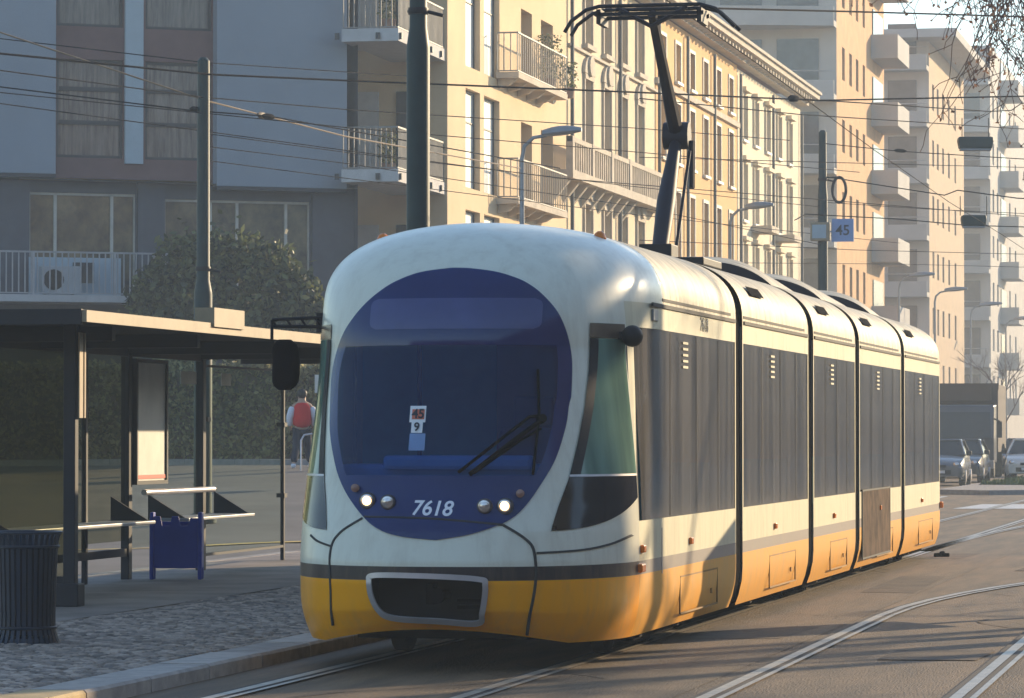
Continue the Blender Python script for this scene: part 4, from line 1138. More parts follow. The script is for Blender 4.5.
def wire(pts, label, r=.008, m='wire', beads=(), cat='wire', group='overhead wires across the street', sag=.0):
    P = [at(*q_) for q_ in pts]
    # extend beyond the ends and add sag
    out = []
    for a_, b_ in zip(P[:-1], P[1:]):
        for i in range(6):
            t = i / 6; z = a_.lerp(b_, t); z.z -= sag * 4 * t * (1 - t); out.append(z)
    out.append(P[-1])
    mb = MB(); mb.tube(out, r, 5)
    for (u, v, d, L_) in beads:
        c_ = at(u, v, d); e = (P[-1] - P[0]).normalized()
        mb.tube([c_ - e * L_ / 2, c_ - e * L_ / 4, c_ + e * L_ / 4, c_ + e * L_ / 2], [r * 1.5, r * 4, r * 4, r * 1.5], 7)
    o = mb.build('overhead_wire', M[m], smooth=True, off=out[0])
    return tag(o, label, cat, group)
wire([(-60, 12, 58), (205, 100, 60), (345, 136, 66), (520, 168, 80)], 'sunlit pale wire slanting down across the blue building past the slim pole', .014, 'wire_sunlit', [(262, 115, 62, .35)])
wire([(-60, 31, 60), (205, 62, 60), (430, 77, 70)], 'upper thin wire reaching the top of the slim green pole', .009)
wire([(-60, 47, 50), (210, 74, 55), (345, 80, 58), (640, 92, 64), (820, 100, 70), (1060, 95, 76)], 'thick dark wire crossing the whole street below the pantograph head', .016, beads=[(794, 98, 69, .35)])
wire([(-60, 62, 52), (205, 97, 60), (345, 109, 66), (640, 128, 80), (790, 140, 88)], 'dark wire crossing the middle of the twin upper windows', .010)
wire([(-60, 79, 60), (190, 110, 60), (270, 116, 61), (560, 168, 78)], 'wire with insulators held by the bracket of the slim pole', .012, beads=[(195, 109, 60, .3), (268, 116, 61, .35)])
wire([(-60, 86, 55), (345, 127, 63), (640, 152, 75), (860, 172, 88)], 'dark wire crossing just above the sills of the twin upper windows', .009)
wire([(-60, 95, 55), (345, 150, 66), (560, 178, 75), (1060, 219, 95)], 'long falling wire from the blue building to the hanging lamps', .009)
wire([(205, 133, 60), (345, 152, 66), (640, 187, 80), (823, 207, 90)], 'wire from the slim pole to the sign box pole, upper of two', .008)
wire([(205, 146, 60), (345, 163, 66), (640, 207, 80), (823, 245, 90)], 'wire from the slim pole to below the sign box, lower of two', .008)
wire([(205, 160, 60), (345, 178, 66), (640, 215, 85), (900, 243, 100)], 'lowest wire leaving the slim pole beside the shrub', .008)
wire([(690, 7, 48), (860, 11, 55), (1060, 17, 60)], 'dark wire along the top edge right of the pantograph', .014)
wire([(794, 98, 69), (900, 105, 78), (990, 111, 84), (1012, 110, 85), (1022, 103, 86), (1060, 100, 88)], 'wire ending in a bent bracket beside the bare twigs', .013)
wire([(640, 98, 70), (800, 114, 78), (1060, 131, 95)], 'wire running just over the higher hanging lamp', .012)
wire([(823, 143, 90), (900, 151, 88), (1060, 161, 84)], 'wire leaving the top of the sign box pole to the right', .011, beads=[(901, 150.5, 88, .4)])
wire([(640, 157, 78), (900, 164, 88), (1060, 168, 95)], 'flat wire between the two hanging lamps, upper one', .009)
wire([(823, 176, 90), (945, 195, 90), (958, 190, 89), (1018, 198, 88), (1060, 200, 88)], 'wire with a stepped bracket over the lower hanging lamp', .014)
wire([(795, 220, 86), (806, 214, 87), (900, 219, 88), (965, 225, 88), (1060, 228, 90)], 'wire bearing the lower hanging lamp', .013)
wire([(823, 202, 90), (930, 209, 92), (1060, 215, 95)], 'wire just above the lower hanging lamp with a ring on it', .008)
wire([(640, 240, 86), (860, 250, 95), (1060, 255, 105)], 'lowest faint wire over the roof of the tram, crossing hazy balconies', .009)
wire([(640, 262, 90), (900, 264, 105), (1060, 268, 112)], 'faint wire skimming above the hazy street lamps', .008)
cw = MB(); 
cw.tube([(T_CX + .05 * math.sin(i), 5 + i * 12.0, 5.60 - .03 * math.sin(i * 1.7)) for i in range(16)],   .006, 5)
tag(cw.build('contact_wire', M['wire'], smooth=True), 'tram contact wire running away above the pantograph towards the hazy street', 'wire')
# two hanging luminaires
for (u, v, w_, h_, lab) in ((976, 143, 34, 14, 'higher dark box lamp hanging from the street wires below the twigs'), (974, 221, 24, 13, 'lower dark box lamp slung on the street wires above the truck')):
    d = 86.0; s_ = d / F; c_ = at(u, v, d)
    t = thing('hanging_lamp', lab, 'lamp', c_, YAW, 'box lamps slung over the street')
    mb = MB(); W_, H_ = w_ * s_ / 2, h_ * s_ / 2
    mb.prism([(-W_, H_ * .9), (-W_ * 1.04, H_ * .3), (-W_ * .95, -H_ * .8), (W_ * .95, -H_ * .8), (W_ * 1.04, H_ * .3), (W_, H_ * .9)], -.16, .16, 'y'); bx = mb.build('housing', M['green_pole'], t, bevel=.03)
    mb = MB(); mb.box(-W_ * .9, -.14, -H_ * 1.05, W_ * .9, .14, -H_ * .8); mb.build('diffuser', M['grey_metal'], t)
    mb = MB()
    for q_ in (-.3, .3): mb.tube([(q_, 0, H_ * .85), (q_, 0, H_ + .42)], .012, 5)
    build_split(mb, 'hanger', M['black_metal'], t)

# ================================================================== BUILDINGS
def facade(mb, L_, z0, z1, ops, rec=.18, y=0.0, mi=0, ri=None, x00=0.0):
    xs_ = sorted(set([x00, L_] + [round(q_, 4) for o in ops for q_ in o[:2] if x00 < q_ < L_])); zs_ = sorted(set([z0, z1] + [round(q_, 4) for o in ops for q_ in o[2:4] if z0 < q_ < z1]))
    for i in range(len(xs_) - 1):
        for j in range(len(zs_) - 1):
            cx, cz = (xs_[i] + xs_[i+1]) / 2, (zs_[j] + zs_[j+1]) / 2
            if any(o[0] < cx < o[1] and o[2] < cz < o[3] for o in ops): continue
            mb.face([(xs_[i], y, zs_[j]), (xs_[i+1], y, zs_[j]), (xs_[i+1], y, zs_[j+1]), (xs_[i], y, zs_[j+1])], mi)
    for o in ops:
        a, b, c_, d = o[:4]; r = o[4] if len(o) > 4 else rec; k_ = mi if ri is None else ri
        mb.face([(a, y, c_), (a, y, d), (a, y + r, d), (a, y + r, c_)], k_); mb.face([(b, y, c_), (b, y + r, c_), (b, y + r, d), (b, y, d)], k_)
        mb.face([(a, y, c_), (a, y + r, c_), (b, y + r, c_), (b, y, c_)], k_); mb.face([(a, y, d), (b, y, d), (b, y + r, d), (a, y + r, d)], k_)
def shell(mb, L_, D, z0, z1, mi=0, x0=0.0):
    mb.face([(x0, 0, z0), (x0, 0, z1), (x0, D, z1), (x0, D, z0)], mi); mb.face([(L_, 0, z0), (L_, D, z0), (L_, D, z1), (L_, 0, z1)], mi)
    mb.face([(x0, D, z0), (x0, D, z1), (L_, D, z1), (L_, D, z0)], mi); mb.face([(x0, 0, z1), (L_, 0, z1), (L_, D, z1), (x0, D, z1)], mi)
def window(par, a, b, z0, z1, y=.18, fm='frame_pale', pm='pane', mull=1, trans=1, fw=.06, sill=None):
    f_ = MB()
    for (q0, q1, r0_, r1_) in ((a, a + fw, z0, z1), (b - fw, b, z0, z1), (a + fw, b - fw, z0, z0 + fw), (a + fw, b - fw, z1 - fw, z1)): f_.box(q0, y - .05, r0_, q1, y, r1_)
    for i in range(mull):
        xm_ = a + (b - a) * (i + 1) / (mull + 1); f_.box(xm_ - fw * .5, y - .045, z0 + fw, xm_ + fw * .5, y - .003, z1 - fw)
    if trans: zt = z0 + (z1 - z0) * .68; f_.box(a + fw, y - .04, zt - fw * .4, b - fw, y - .006, zt + fw * .4)
    o = f_.build('window', M[fm], par)
    p_ = MB(); p_.face([(a + .01, y - .012, z0 + .01), (b - .01, y - .012, z0 + .01), (b - .01, y - .012, z1 - .01), (a + .01, y - .012, z1 - .01)])
    p_.build('pane', M[pm], o, fix=False)
    if sill:
        s_ = MB(); s_.box(a - .1, -.12, z0 - .1, b + .1, -.002, z0 - .003); s_.build('sill', M[sill], o)
    return o
def railing(mb, a, b, z0, z1, y, step=.13, t=.012, mi=0, rail=.025):
    mb.box(a, y - rail, z1 - .04, b, y + rail, z1, mi); mb.box(a, y - rail * .7, z0, b, y + rail * .7, z0 + .03, mi)
    n = max(1, int((b - a) / step))
    for i in range(n + 1):
        x = a + (b - a) * i / n; mb.box(x - t, y - t, z0 + .03, x + t, y + t, z1 - .04, mi)
def rail_y(mb, x, ya, yb2, z0, z1, step=.13, t=.012):
    mb.box(x - .025, ya, z1 - .04, x + .025, yb2, z1); mb.box(x - .018, ya, z0, x + .018, yb2, z0 + .03)
    n = max(1, int((yb2 - ya) / step))
    for i in range(n + 1):
        y = ya + (yb2 - ya) * i / n; mb.box(x - t, y - t, z0 + .03, x + t, y + t, z1 - .04)

FX = -20.7
# ---- blue-grey clad apartment block facing us, at an angle
P0 = at(0, HOR, 88.0); P1 = at(347, HOR, 91.0)
fd = (P1 - P0); FL = fd.length; ang = math.atan2(fd.y, fd.x); spx = FL / 347.0
bb = thing('apartment_block', 'blue-grey clad block with red-brown window bays and a railed balcony on the left', 'building', (P0.x, P0.y, .9), ang)
BZ = .9
def bz(v, u=100): 
    d = 88 + 3 * u / 347.0; return EYE + (HOR - v) / F * d - BZ
def bx_(u): return u * spx
XL = bx_(-160)
w = MB()
# recessed wall plane at y=.25 for the storeys above
ops = []
for (ua, ub) in ((57, 123), (145, 212)):
    for (va, vb) in ((157, 58), (25, -75)): ops.append((bx_(ua), bx_(ub), bz(va), bz(vb), .15))
facade(w, bx_(215), bz(178), bz(-140), ops, .15, .28, 1, None, bx_(50))
# first floor wall with window bands
ops1 = [(bx_(-130), bx_(-5), bz(300), bz(192), .12), (bx_(32), bx_(137), bz(300), bz(192), .12), (bx_(166), bx_(314), bz(298), bz(196), .12)]
facade(w, bx_(358), -1.2, bz(180), ops1, .12, .42, 2, None, XL)
w.face([(XL, .42, bz(178)), (bx_(358), .42, bz(182)), (bx_(358), -.05, bz(182)), (XL, -.05, bz(178))], 3)
shell(w, bx_(358), 9, -1.2, bz(-140), 2, XL)
wall = w.build('wall', [M['cream'], M['brown_clad'], M['slab_grey'] if 'slab_grey' in M else M['slate'], M['slab']], bb, fix=False)
# pillars
for (ua, ub) in ((-5, 31), (138, 165), (315, 358)):
    mb = MB(); mb.box(bx_(ua), .28, -1.0, bx_(ub), .60, bz(181)); build_split(mb, 'pillar', M['slate'], bb)
for (ua, ub, vb) in ((-160, 53, 175), (213, 346, 183)):
    mb = MB(); mb.box(bx_(ua), -.06, bz(vb), bx_(ub), .30, bz(-140)); mb.build('cladding_panel', M['blue_clad'], bb, bevel=.01)
    mb = MB(); mb.box(bx_(ua), -.085, bz(vb) - .09, bx_(ub), .30, bz(vb) - .002); mb.build('panel_trim', M['frame_dark'], bb)
mb = MB(); mb.box(bx_(124), .18, bz(162), bx_(142), .275, bz(-140)); mb.build('infill_panel', M['pale_clad'], bb)
for (ua, ub) in ((57, 123), (145, 212)):
    for (va, vb) in ((157, 58), (25, -75)):
        window(bb, bx_(ua), bx_(ub), bz(va), bz(vb), .42, 'frame_dark', 'curtain_reflection', 0, 0, .07)
        mb = MB(); h_ = bz(vb) - bz(va)
        for f_ in (.36, .70): mb.box(bx_(ua) + .07, .35, bz(va) + h_ * f_ - .05, bx_(ub) - .07, .40, bz(va) + h_ * f_ + .05)
        build_split(mb, 'window_rail', M['frame_dark'], bb)
def wband(ua, ub, mulls, v0, v1):
    f_ = MB()
    for u in [ua, ub] + mulls: f_.box(bx_(u) - .035, .47, bz(v0), bx_(u) + .035, .53, bz(v1))
    f_.box(bx_(ua) + .035, .47, bz(v1) - .06, bx_(ub) - .035, .525, bz(v1)); o = f_.build('window', M['frame_pale'], bb)
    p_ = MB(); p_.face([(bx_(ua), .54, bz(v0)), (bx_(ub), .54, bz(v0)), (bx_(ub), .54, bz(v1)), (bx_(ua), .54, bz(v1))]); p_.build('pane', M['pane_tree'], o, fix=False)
wband(32, 137, [58, 114], 300, 192); wband(166, 314, [213, 240, 290], 298, 196); wband(-130, -5, [-60], 300, 192)
# balcony, parapet panel, air conditioner
mb = MB(); mb.box(XL, -1.1, bz(304), bx_(152), .40, bz(297)); bal = mb.build('balcony', M['slab'], bb)
mb = MB(); railing(mb, XL, bx_(152), bz(296), bz(254), -1.0, .145, .014)
for u in (-60, 22, 101, 152): mb.box(bx_(u) - .03, -1.03, bz(297), bx_(u) + .03, -.97, bz(254))
rail_y(mb, bx_(152), -1.0, .2, bz(296), bz(254), .15); mb.build('railing', M['railing_pale'], bal)
mb = MB(); mb.box(bx_(28), .0, bz(297), bx_(118), .06, bz(258)); mb.build('parapet_panel', M['pale_clad'], bal)
ac = thing('air_conditioner', 'white air conditioner unit with round fan grille on the first floor balcony', 'air conditioner', (bb.matrix_basis @ Vector((bx_(49), -.55, bz(296)))) , ang)
bpy.context.view_layer.update()
ac.location = Matrix.Translation(bb.location) @ Matrix.Rotation(ang, 4, 'Z') @ Vector((bx_(52), -.55, bz(297)))
mb = MB(); mb.box(-.46, -.17, .04, .46, .17, .68); hs = mb.build('housing', M['ac_white'], ac, bevel=.02)
mb = MB(); mb.lathe([(.24, 0), (.24, -.012), (.19, -.016), (.02, -.014)], (-.18, -.172, .36), 24, 0, 'y'); mb.build('fan_grille', M['black_metal'], hs, smooth=True)
mb = MB(); mb.box(.35, .10, .30, .85, .16, .78); mb.build('window_vent', M['frame_dark'], hs)
mb = MB()
for x in (-.35, .3): mb.box(x, -.18, 0, x + .06, .18, .04)
build_split(mb, 'foot', M['grey_metal'], hs)

# ---- modern cream house with corner balconies
YA, YBm = 92.8, 108.9
mc = thing('apartment_house', 'cream rendered house with deep corner balconies and tall twin windows', 'building', (FX, YA, 0), math.pi / 2)
def sy(u): return street_y(u, FX) - YA
def zz(v, u):
    Y = street_y(u, FX); d = FX * -ST + Y * CT; return EYE + (HOR - v) / F * d
w = MB(); ops = []
wins = []
for (ua, ub) in ((465.5, 480), (484, 499.5)):
    for k in range(-1, 3):
        z0_ = 7.95 + 3.12 * k
        ops.append((sy(ua), sy(ub), z0_, z0_ + 2.55, .20)); wins.append(ops[-1])
balc_ops = []
for k in range(-1, 3):
    for (ua, ub) in ((521, 532), (541, 553)):
        ops.append((sy(ua), sy(ub), 7.95 + 3.12 * k, 10.2 + 3.12 * k, .35)); balc_ops.append(ops[-1])
facade(w, YBm - YA, -.5, 17.6, ops, .2)
# end wall facing the camera (x=0) with loggia doors
shell(w, YBm - YA, 12, -.5, 17.6)
w.build('wall', M['cream'], mc, fix=False)
for o in wins: window(mc, o[0], o[1], o[2], o[3], .2, 'frame_dark', 'blind', 0, 1, .05)
for o in balc_ops: window(mc, o[0], o[1], o[2], o[3], .35, 'frame_pale', 'pane', 1, 0, .05)
for k in range(-1, 3):
    zf = 7.62 + 3.35 * k
    # corner balcony stands out from the end wall, its flank flush with the street front
    mb = MB(); mb.box(-5.1, .06, zf, -.01, 1.45, zf + .30)
    b_ = mb.build('balcony', M['slab'], mc)
    mb = MB(); rail_y(mb, -5.05, .1, 1.42, zf + .32, zf + 1.32, .13, .013)
    railing(mb, -5.05, -.05, zf + .32, zf + 1.32, .1, .13, .013); mb.build('railing', M['railing'], b_)
    mb = MB()
    for i in range(5): mb.box(-5.0 + i * 1.1, .0, zf + .05, -4.9 + i * 1.1, .055, zf + .2)
    for i in range(2): mb.box(-5.16, .5 + i * 1.0, zf + .05, -5.105, .6 + i * 1.0, zf + .2)
    build_split(mb, 'drain_spout', M['frame_dark'], b_)
    # loggia: door and side pier on the end wall
    mb = MB(); mb.box(-.10, .5, zf + .31, -.04, 1.3, zf + 2.6); mb.build('balcony_door', M['frame_dark'], mc)
    mb = MB(); mb.box(-1.6, 2.75, zf + .31, -.02, 3.15, zf + 3.34); mb.build('pier', M['cream_pale'], mc)
    mb = MB(); mb.box(-.12, 1.75, zf + .31, -.05, 2.5, zf + 2.6); mb.build('balcony_window', M['slab'], mc)
    # street side balconies
    mb = MB(); BA, BB = street_y(518, FX + .6) - YA, street_y(567, FX + .6) - YA
    mb = MB(); mb.box(BA, -.62, zf + .12, BB, -.002, zf + .28); b_ = mb.build('balcony', M['stone'], mc)
    mb = MB(); railing(mb, BA, BB, zf + .30, zf + 1.35, -.58, .26, .012); rail_y(mb, BA + .04, -.58, -.03, zf + .3, zf + 1.35, .17, .014); mb.build('railing', M['railing'], b_)
    mb = MB()
    for i in range(5):
        x = BA + .2 + i * 1.3; mb.prism([(-.55, zf + .118), (-.01, zf + .118), (-.01, zf - .12), (-.3, zf - .05)], x, x + .22, 'x')
    build_split(mb, 'bracket', M['stone'], b_)
mb = MB(); mb.box(-.4, -.5, 17.6, YBm - YA, 12, 18.0); mb.build('cornice', M['cream_pale'], mc)

# ---- ornate cream palazzo
Y0o = 108.9; Y1o = 124.5
oc = thing('palazzo', 'ornate cream palazzo with carved window heads and a long stone balcony', 'building', (FX, Y0o, 0), math.pi / 2)
w = MB(); ops = []; cx_ = [112.1 - Y0o - .0, 115.3 - Y0o, 118.2 - Y0o, 121.4 - Y0o]
for x in cx_:
    ops += [(x - .62, x + .62, 5.3, 8.5, .22), (x - .62, x + .62, 9.5, 12.25, .22), (x - .62, x + .62, 13.3, 15.1, .22), (x - .7, x + .7, 1.2, 4.0, .22)]
facade(w, Y1o - Y0o, -.5, 15.6, ops, .22); shell(w, Y1o - Y0o, 12, -.5, 15.6); w.build('wall', M['cream_pale'], oc, fix=False)
for i, o in enumerate(ops):
    wn = window(oc, o[0], o[1], o[2], o[3], .22, 'frame_pale', 'pane', 1, 1, .07)
    if i % 4 != 3:
        mb = MB(); s_ = .13
        mb.box(o[0] - s_, -.07, o[2], o[0] - .002, -.002, o[3]); mb.box(o[1] + .002, -.07, o[2], o[1] + s_, -.002, o[3]); mb.box(o[0] - s_, -.09, o[3] + .002, o[1] + s_, -.002, o[3] + .16)
        mb.build('window_surround', M['stone'], wn)
    if i % 4 in (0, 1):
        mb = MB(); xm_ = (o[0] + o[1]) / 2; z_ = o[3] + .17
        arc = [(xm_ - .85, z_)] + [(xm_ + .85 * math.cos(a), z_ + .55 * math.sin(a)) for a in [math.pi * (1 - t / 10) for t in range(11)]]
        mb.prism(arc[1:], -.10, -.005, 'y'); mb.prism([(xm_ + .4 * math.cos(q_), z_ + .25 + .32 * math.sin(q_)) for q_ in [6.2832 * t / 12 for t in range(12)]], -.17, -.102, 'y'); mb.build('window_hood', M['stone'], wn)
    if i % 4 == 2:
        mb = MB(); mb.box(o[0] - .15, -.16, o[2] - .14, o[1] + .15, -.002, o[2] - .002); mb.build('sill', M['stone'], wn)
QA = street_y(573, FX + .6) - Y0o
mb = MB(); mb.box(QA, -.6, 8.95, Y1o - Y0o - .3, -.002, 9.2); b_ = mb.build('balcony', M['stone'], oc)
mb = MB(); x = QA + .05
mb.box(QA, -.58, 10.0, Y1o - Y0o - .3, -.42, 10.14)
while x < Y1o - Y0o - .4: mb.box(x, -.56, 9.2, x + .12, -.44, 10.0); x += .36
for x in (QA, QA + 3.2, QA + 6.4, QA + 9.6): mb.box(x, -.6, 9.2, x + .3, -.4, 10.16)
mb.build('balustrade', M['stone'], b_)
mb = MB()
for i in range(9): mb.prism([(-.5, 8.95), (-.01, 8.95), (-.01, 8.35)], QA + .2 + i * 1.4, QA + .45 + i * 1.4, 'x')
build_split(mb, 'bracket', M['stone'], b_)
mb = MB(); mb.box(0, -.10, 12.98, Y1o - Y0o, -.003, 13.06); mb.box(0, -.10, 4.4, Y1o - Y0o, -.003, 4.7); build_split(mb, 'string_course', M['stone'], oc)
def cornice(par, L_, z, m='stone', out=.85, tile=True):
    mb = MB(); mb.box(-.0, -out * .45, z - .45, L_, -.004, z - .2); mb.box(0, -out, z - .198, L_, .3, z); mb.box(0, -out - .1, z + .002, L_, .3, z + .12); c_ = mb.build('cornice', M[m], par)
    mb = MB(); n = int(L_ / .8)
    for i in range(n): mb.box(i * .8 + .2, -out * .85, z - .40, i * .8 + .45, -out * .45 - .002, z - .2)
    build_split(mb, 'dentil', M[m], c_)
    if tile:
        mb = MB(); mb.face([(0, -out, z + .125), (L_, -out, z + .125), (L_, 6, z + 2.2), (0, 6, z + 2.2)]); mb.face([(0, 12, z + .1), (0, 6, z + 2.2), (L_, 6, z + 2.2), (L_, 12, z + .1)]); mb.face([(0, -out, z + .12), (0, 6, z + 2.2), (0, 12, z + .1)]); mb.face([(L_, -out, z + .12), (L_, 12, z + .1), (L_, 6, z + 2.2)])
        mb.build('roof', M['tile'], par, fix=False)
    return c_
cornice(oc, Y1o - Y0o, 16.1)
def downpipe(par, x, z1):
    mb = MB(); mb.tube([(x, -.12, 0), (x, -.12, z1)], .06, 8); mb.build('downpipe', M['frame_dark'], par, smooth=True)
downpipe(oc, .15, 15.4); downpipe(oc, 8.3, 15.4)

# ---- orange house
Y0r, Y1r = 124.5, 143.6
orh = thing('apartment_house', 'orange rendered house with plain pale-framed windows behind the pantograph', 'building', (FX, Y0r, 0), math.pi / 2)
w = MB(); ops = []
for i in range(6):
    x = 1.6 + 3.15 * i
    for (z0_, z1_) in ((13.75, 15.05), (10.95, 13.0), (7.7, 9.95), (4.3, 6.5), (1.2, 3.4)): ops.append((x - .55, x + .55, z0_, z1_, .2))
facade(w, Y1r - Y0r, -.5, 15.7, ops, .2); shell(w, Y1r - Y0r, 12, -.5, 15.7); w.build('wall', M['orange'], orh, fix=False)
for o in ops:
    wn = window(orh, o[0], o[1], o[2], o[3], .2, 'frame_pale', random.choice(['pane', 'pane', 'pane', 'curtain_reflection', 'blind']), 1, 0, .06, 'frame_white')
    mb = MB(); mb.box(o[0] - .12, -.04, o[2], o[0] - .002, -.002, o[3] + .12); mb.box(o[1] + .002, -.04, o[2], o[1] + .12, -.002, o[3] + .12); mb.box(o[0] - .0, -.04, o[3] + .002, o[1], -.002, o[3] + .12); mb.build('window_surround', M['frame_pale'], wn)
mb = MB(); mb.box(0, -.12, 13.3, Y1r - Y0r, -.003, 13.5); mb.box(0, -.12, 3.7, Y1r - Y0r, -.003, 4.0); build_split(mb, 'string_course', M['stone'], orh)
cornice(orh, Y1r - Y0r, 16.2); 
for x in (.2, 6.3, 12.6): downpipe(orh, x, 15.5)
# ---- white-cream house
Y0w, Y1w = 143.6, 162.6
wh = thing('apartment_house', 'ivory house with small white balconies at the end of the terrace', 'building', (FX, Y0w, 0), math.pi / 2)
w = MB(); ops = []
cxs = [145.4 - Y0w, 148.6 - Y0w, 152.0 - Y0w, 155.5 - Y0w, 158.9 - Y0w]
for x in cxs:
    for (z0_, z1_) in ((13.0, 14.75), (9.9, 12.1), (6.6, 9.0), (3.6, 5.6)): ops.append((x - .6, x + .6, z0_, z1_, .22))
facade(w, Y1w - Y0w, -.5, 15.6, ops, .22); shell(w, Y1w - Y0w, 12, -.5, 15.6); w.build('wall', M['ivory'], wh, fix=False)
for o in ops:
    wn = window(wh, o[0], o[1], o[2], o[3], .22, 'frame_white', 'pane', 1, 0, .06, 'frame_white')
    mb = MB(); mb.box(o[0] - .14, -.08, o[2], o[0] - .002, -.002, o[3]); mb.box(o[1] + .002, -.08, o[2], o[1] + .14, -.002, o[3]); mb.box(o[0] - .25, -.22, o[3] + .1, o[1] + .25, -.002, o[3] + .25); mb.build('window_surround', M['ivory'], wn)
for i, x in enumerate(cxs):
    for zf in ((6.3,) if i in (0, 2) else (6.3, 9.6) if i in (1, 3) else (6.3,)):
        if zf == 9.6: continue
        mb = MB(); mb.box(x - 1.1, -1.0, zf - .2, x + 1.1, -.004, zf); b_ = mb.build('balcony', M['ivory'], wh)
        mb = MB(); mb.box(x - 1.1, -1.0, zf + .9, x + 1.1, -.9, zf + 1.02)
        for q_ in range(10): mb.box(x - 1.08 + q_ * .23, -.98, zf + .002, x - .97 + q_ * .23, -.92, zf + .9)
        for s_ in (-1.1, 1.0): mb.box(x + s_, -.9, zf + .9, x + s_ + .1, -.01, zf + 1.0); mb.box(x + s_, -1.0, zf, x + s_ + .1, -.9, zf + .9)
        mb.build('balustrade', M['ivory'], b_)
for x in (cxs[1], cxs[3]):
    mb = MB(); mb.box(x - 1.1, -.8, 9.55, x + 1.1, -.004, 9.8); mb.build('window_canopy', M['stone'], wh)
cornice(wh, Y1w - Y0w, 16.2); downpipe(wh, .2, 15.4); downpipe(wh, 9.5, 15.4); downpipe(wh, 18.7, 15.4)

# ---- brick tower with curved balconies on its shaded end
def tower(X, Y, L_, D, H, fl, name_lab, wallm, slabm, zoff, wx, side_balc, curved=True, end_balc=True):
    t = thing('apartment_tower', name_lab, 'building', (X, Y, 0), math.pi / 2)
    w = MB(); ops = []
    nfl = int(H / fl)
    for k in range(nfl):
        for (a, b) in wx: ops.append((a, b, zoff + fl * k + .95, zoff + fl * k + 2.5, .2))
    ops = [o for o in ops if o[3] < H - .3]
    facade(w, L_, -.5, H, ops, .2); w.face([(L_, 0, -.5), (L_, D, -.5), (L_, D, H), (L_, 0, H)]); w.face([(0, D, -.5), (0, D, H), (L_, D, H), (L_, D, -.5)]); w.face([(0, 0, H), (L_, 0, H), (L_, D, H), (0, D, H)])
    # end wall
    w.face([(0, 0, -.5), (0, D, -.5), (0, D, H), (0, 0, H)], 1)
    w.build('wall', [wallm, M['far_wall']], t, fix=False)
    for o in ops[:99]: window(t, o[0], o[1], o[2], o[3], .2, 'frame_pale', random.choice(['pane', 'pane', 'curtain_reflection', 'blind']), 0, 0, .06)
    for k in range(nfl):
        zf = zoff + fl * k
        if end_balc and zf > 3:
            n = 14; out = [(-(1.1 + (1.5 * math.sin(math.pi * i / n) if curved else .4)), D * i / n) for i in range(n + 1)]
            mb = MB(); poly = [(-.01, 0.0)] + out + [(-.01, D)]
            mb.prism(poly, zf - .28, zf, 'z'); mb.prism([(q_[0] , q_[1]) for q_ in out] + [(q_[0] + .12, q_[1]) for q_ in reversed(out)], zf + .002, zf + .62, 'z')
            b_ = mb.build('balcony', slabm, t)
            mb = MB(); mb.tube([(q_[0] + .06, q_[1], zf + 1.05) for q_ in out], .03, 5); mb.build('handrail', M['railing_pale'], b_)
            mb = MB()
            for i in range(5): mb.box(-.08, D * (.06 + .19 * i), zf + .05, -.012, D * (.06 + .19 * i) + D * .14, zf + fl - .75)
            build_split(mb, 'balcony_glazing', M['pane'], t)
        if side_balc and zf > 3:
            a, b = side_balc; mb = MB(); mb.box(a, -1.35, zf - .25, b, -.004, zf); mb.box(a, -1.35, zf + .002, b, -1.23, zf + .95); mb.box(a, -1.23, zf + .002, a + .1, -.01, zf + .95); b_ = mb.build('balcony', slabm, t)
            mb = MB(); mb.box(a + .5, -.06, zf + .1, b - .6, -.006, zf + 2.3); mb.build('balcony_door', M['pane'], t)
    return t
tB = tower(FX, 176.0, 21.0, 14, 29, 3.42, 'orange brick tower with curved grey balconies behind the terrace', M['brick'], M['concrete'], 3.72, [(2.2, 3.3), (5.2, 6.3), (8.0, 9.1), (11.0, 12.0)], (14.8, 20.6))
tC = tower(FX, 222.0, 24.0, 12, 24.6, 3.3, 'hazy tan apartment tower with wide end balconies and an overhanging eave', M['brick_pale'] if 'brick_pale' in M else M['orange'], M['concrete'], 3.3, [(2.0, 3.2), (5.0, 6.2), (8.5, 9.7), (12.5, 13.7), (17, 18.2)], None, False)
mb = MB(); mb.box(-2.5, -1.8, 24.6, 24, 12, 25.1); mb.build('roof_eave', M['concrete'], tC)
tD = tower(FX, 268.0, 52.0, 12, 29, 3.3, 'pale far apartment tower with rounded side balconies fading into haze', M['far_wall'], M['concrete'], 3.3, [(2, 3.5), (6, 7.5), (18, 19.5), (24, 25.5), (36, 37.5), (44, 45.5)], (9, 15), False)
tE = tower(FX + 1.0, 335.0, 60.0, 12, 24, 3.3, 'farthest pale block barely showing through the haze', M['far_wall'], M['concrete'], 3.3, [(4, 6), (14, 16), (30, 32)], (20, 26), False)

def unseen_block(name_lab, loc, rot, L_, D, H, m):  # unseen blocks added to darken reflections and ambient light
    t = thing('apartment_block', name_lab, 'building', loc, rot)
    w = MB(); ops = []
    n = int(L_ / 4)
    for i in range(n):
        for k in range(int((H - 1.5) / 3.4)): ops.append((i * 4 + 1.3, i * 4 + 2.7, 1.0 + 3.4 * k, 3.0 + 3.4 * k, .2))
    facade(w, L_, -.5, H, ops, .2); shell(w, L_, D, -.5, H)
    w.build('wall', M[m], t, fix=False)
    mb = MB(); mb.face([(.1, .19, .5), (L_ - .1, .19, .5), (L_ - .1, .19, H - .4), (.1, .19, H - .4)]); mb.build('glazing', M['pane'], t, fix=False)
unseen_block('ochre block across the street behind the photographer, unseen, added to darken ambient light', (26, 30, 0), -math.pi / 2, 110, 12, 17, 'orange')
unseen_block('low grey row along the other side of the street, added for window reflections, unseen', (26, 660, 0), -math.pi / 2, 625, 12, 11, 'slate')
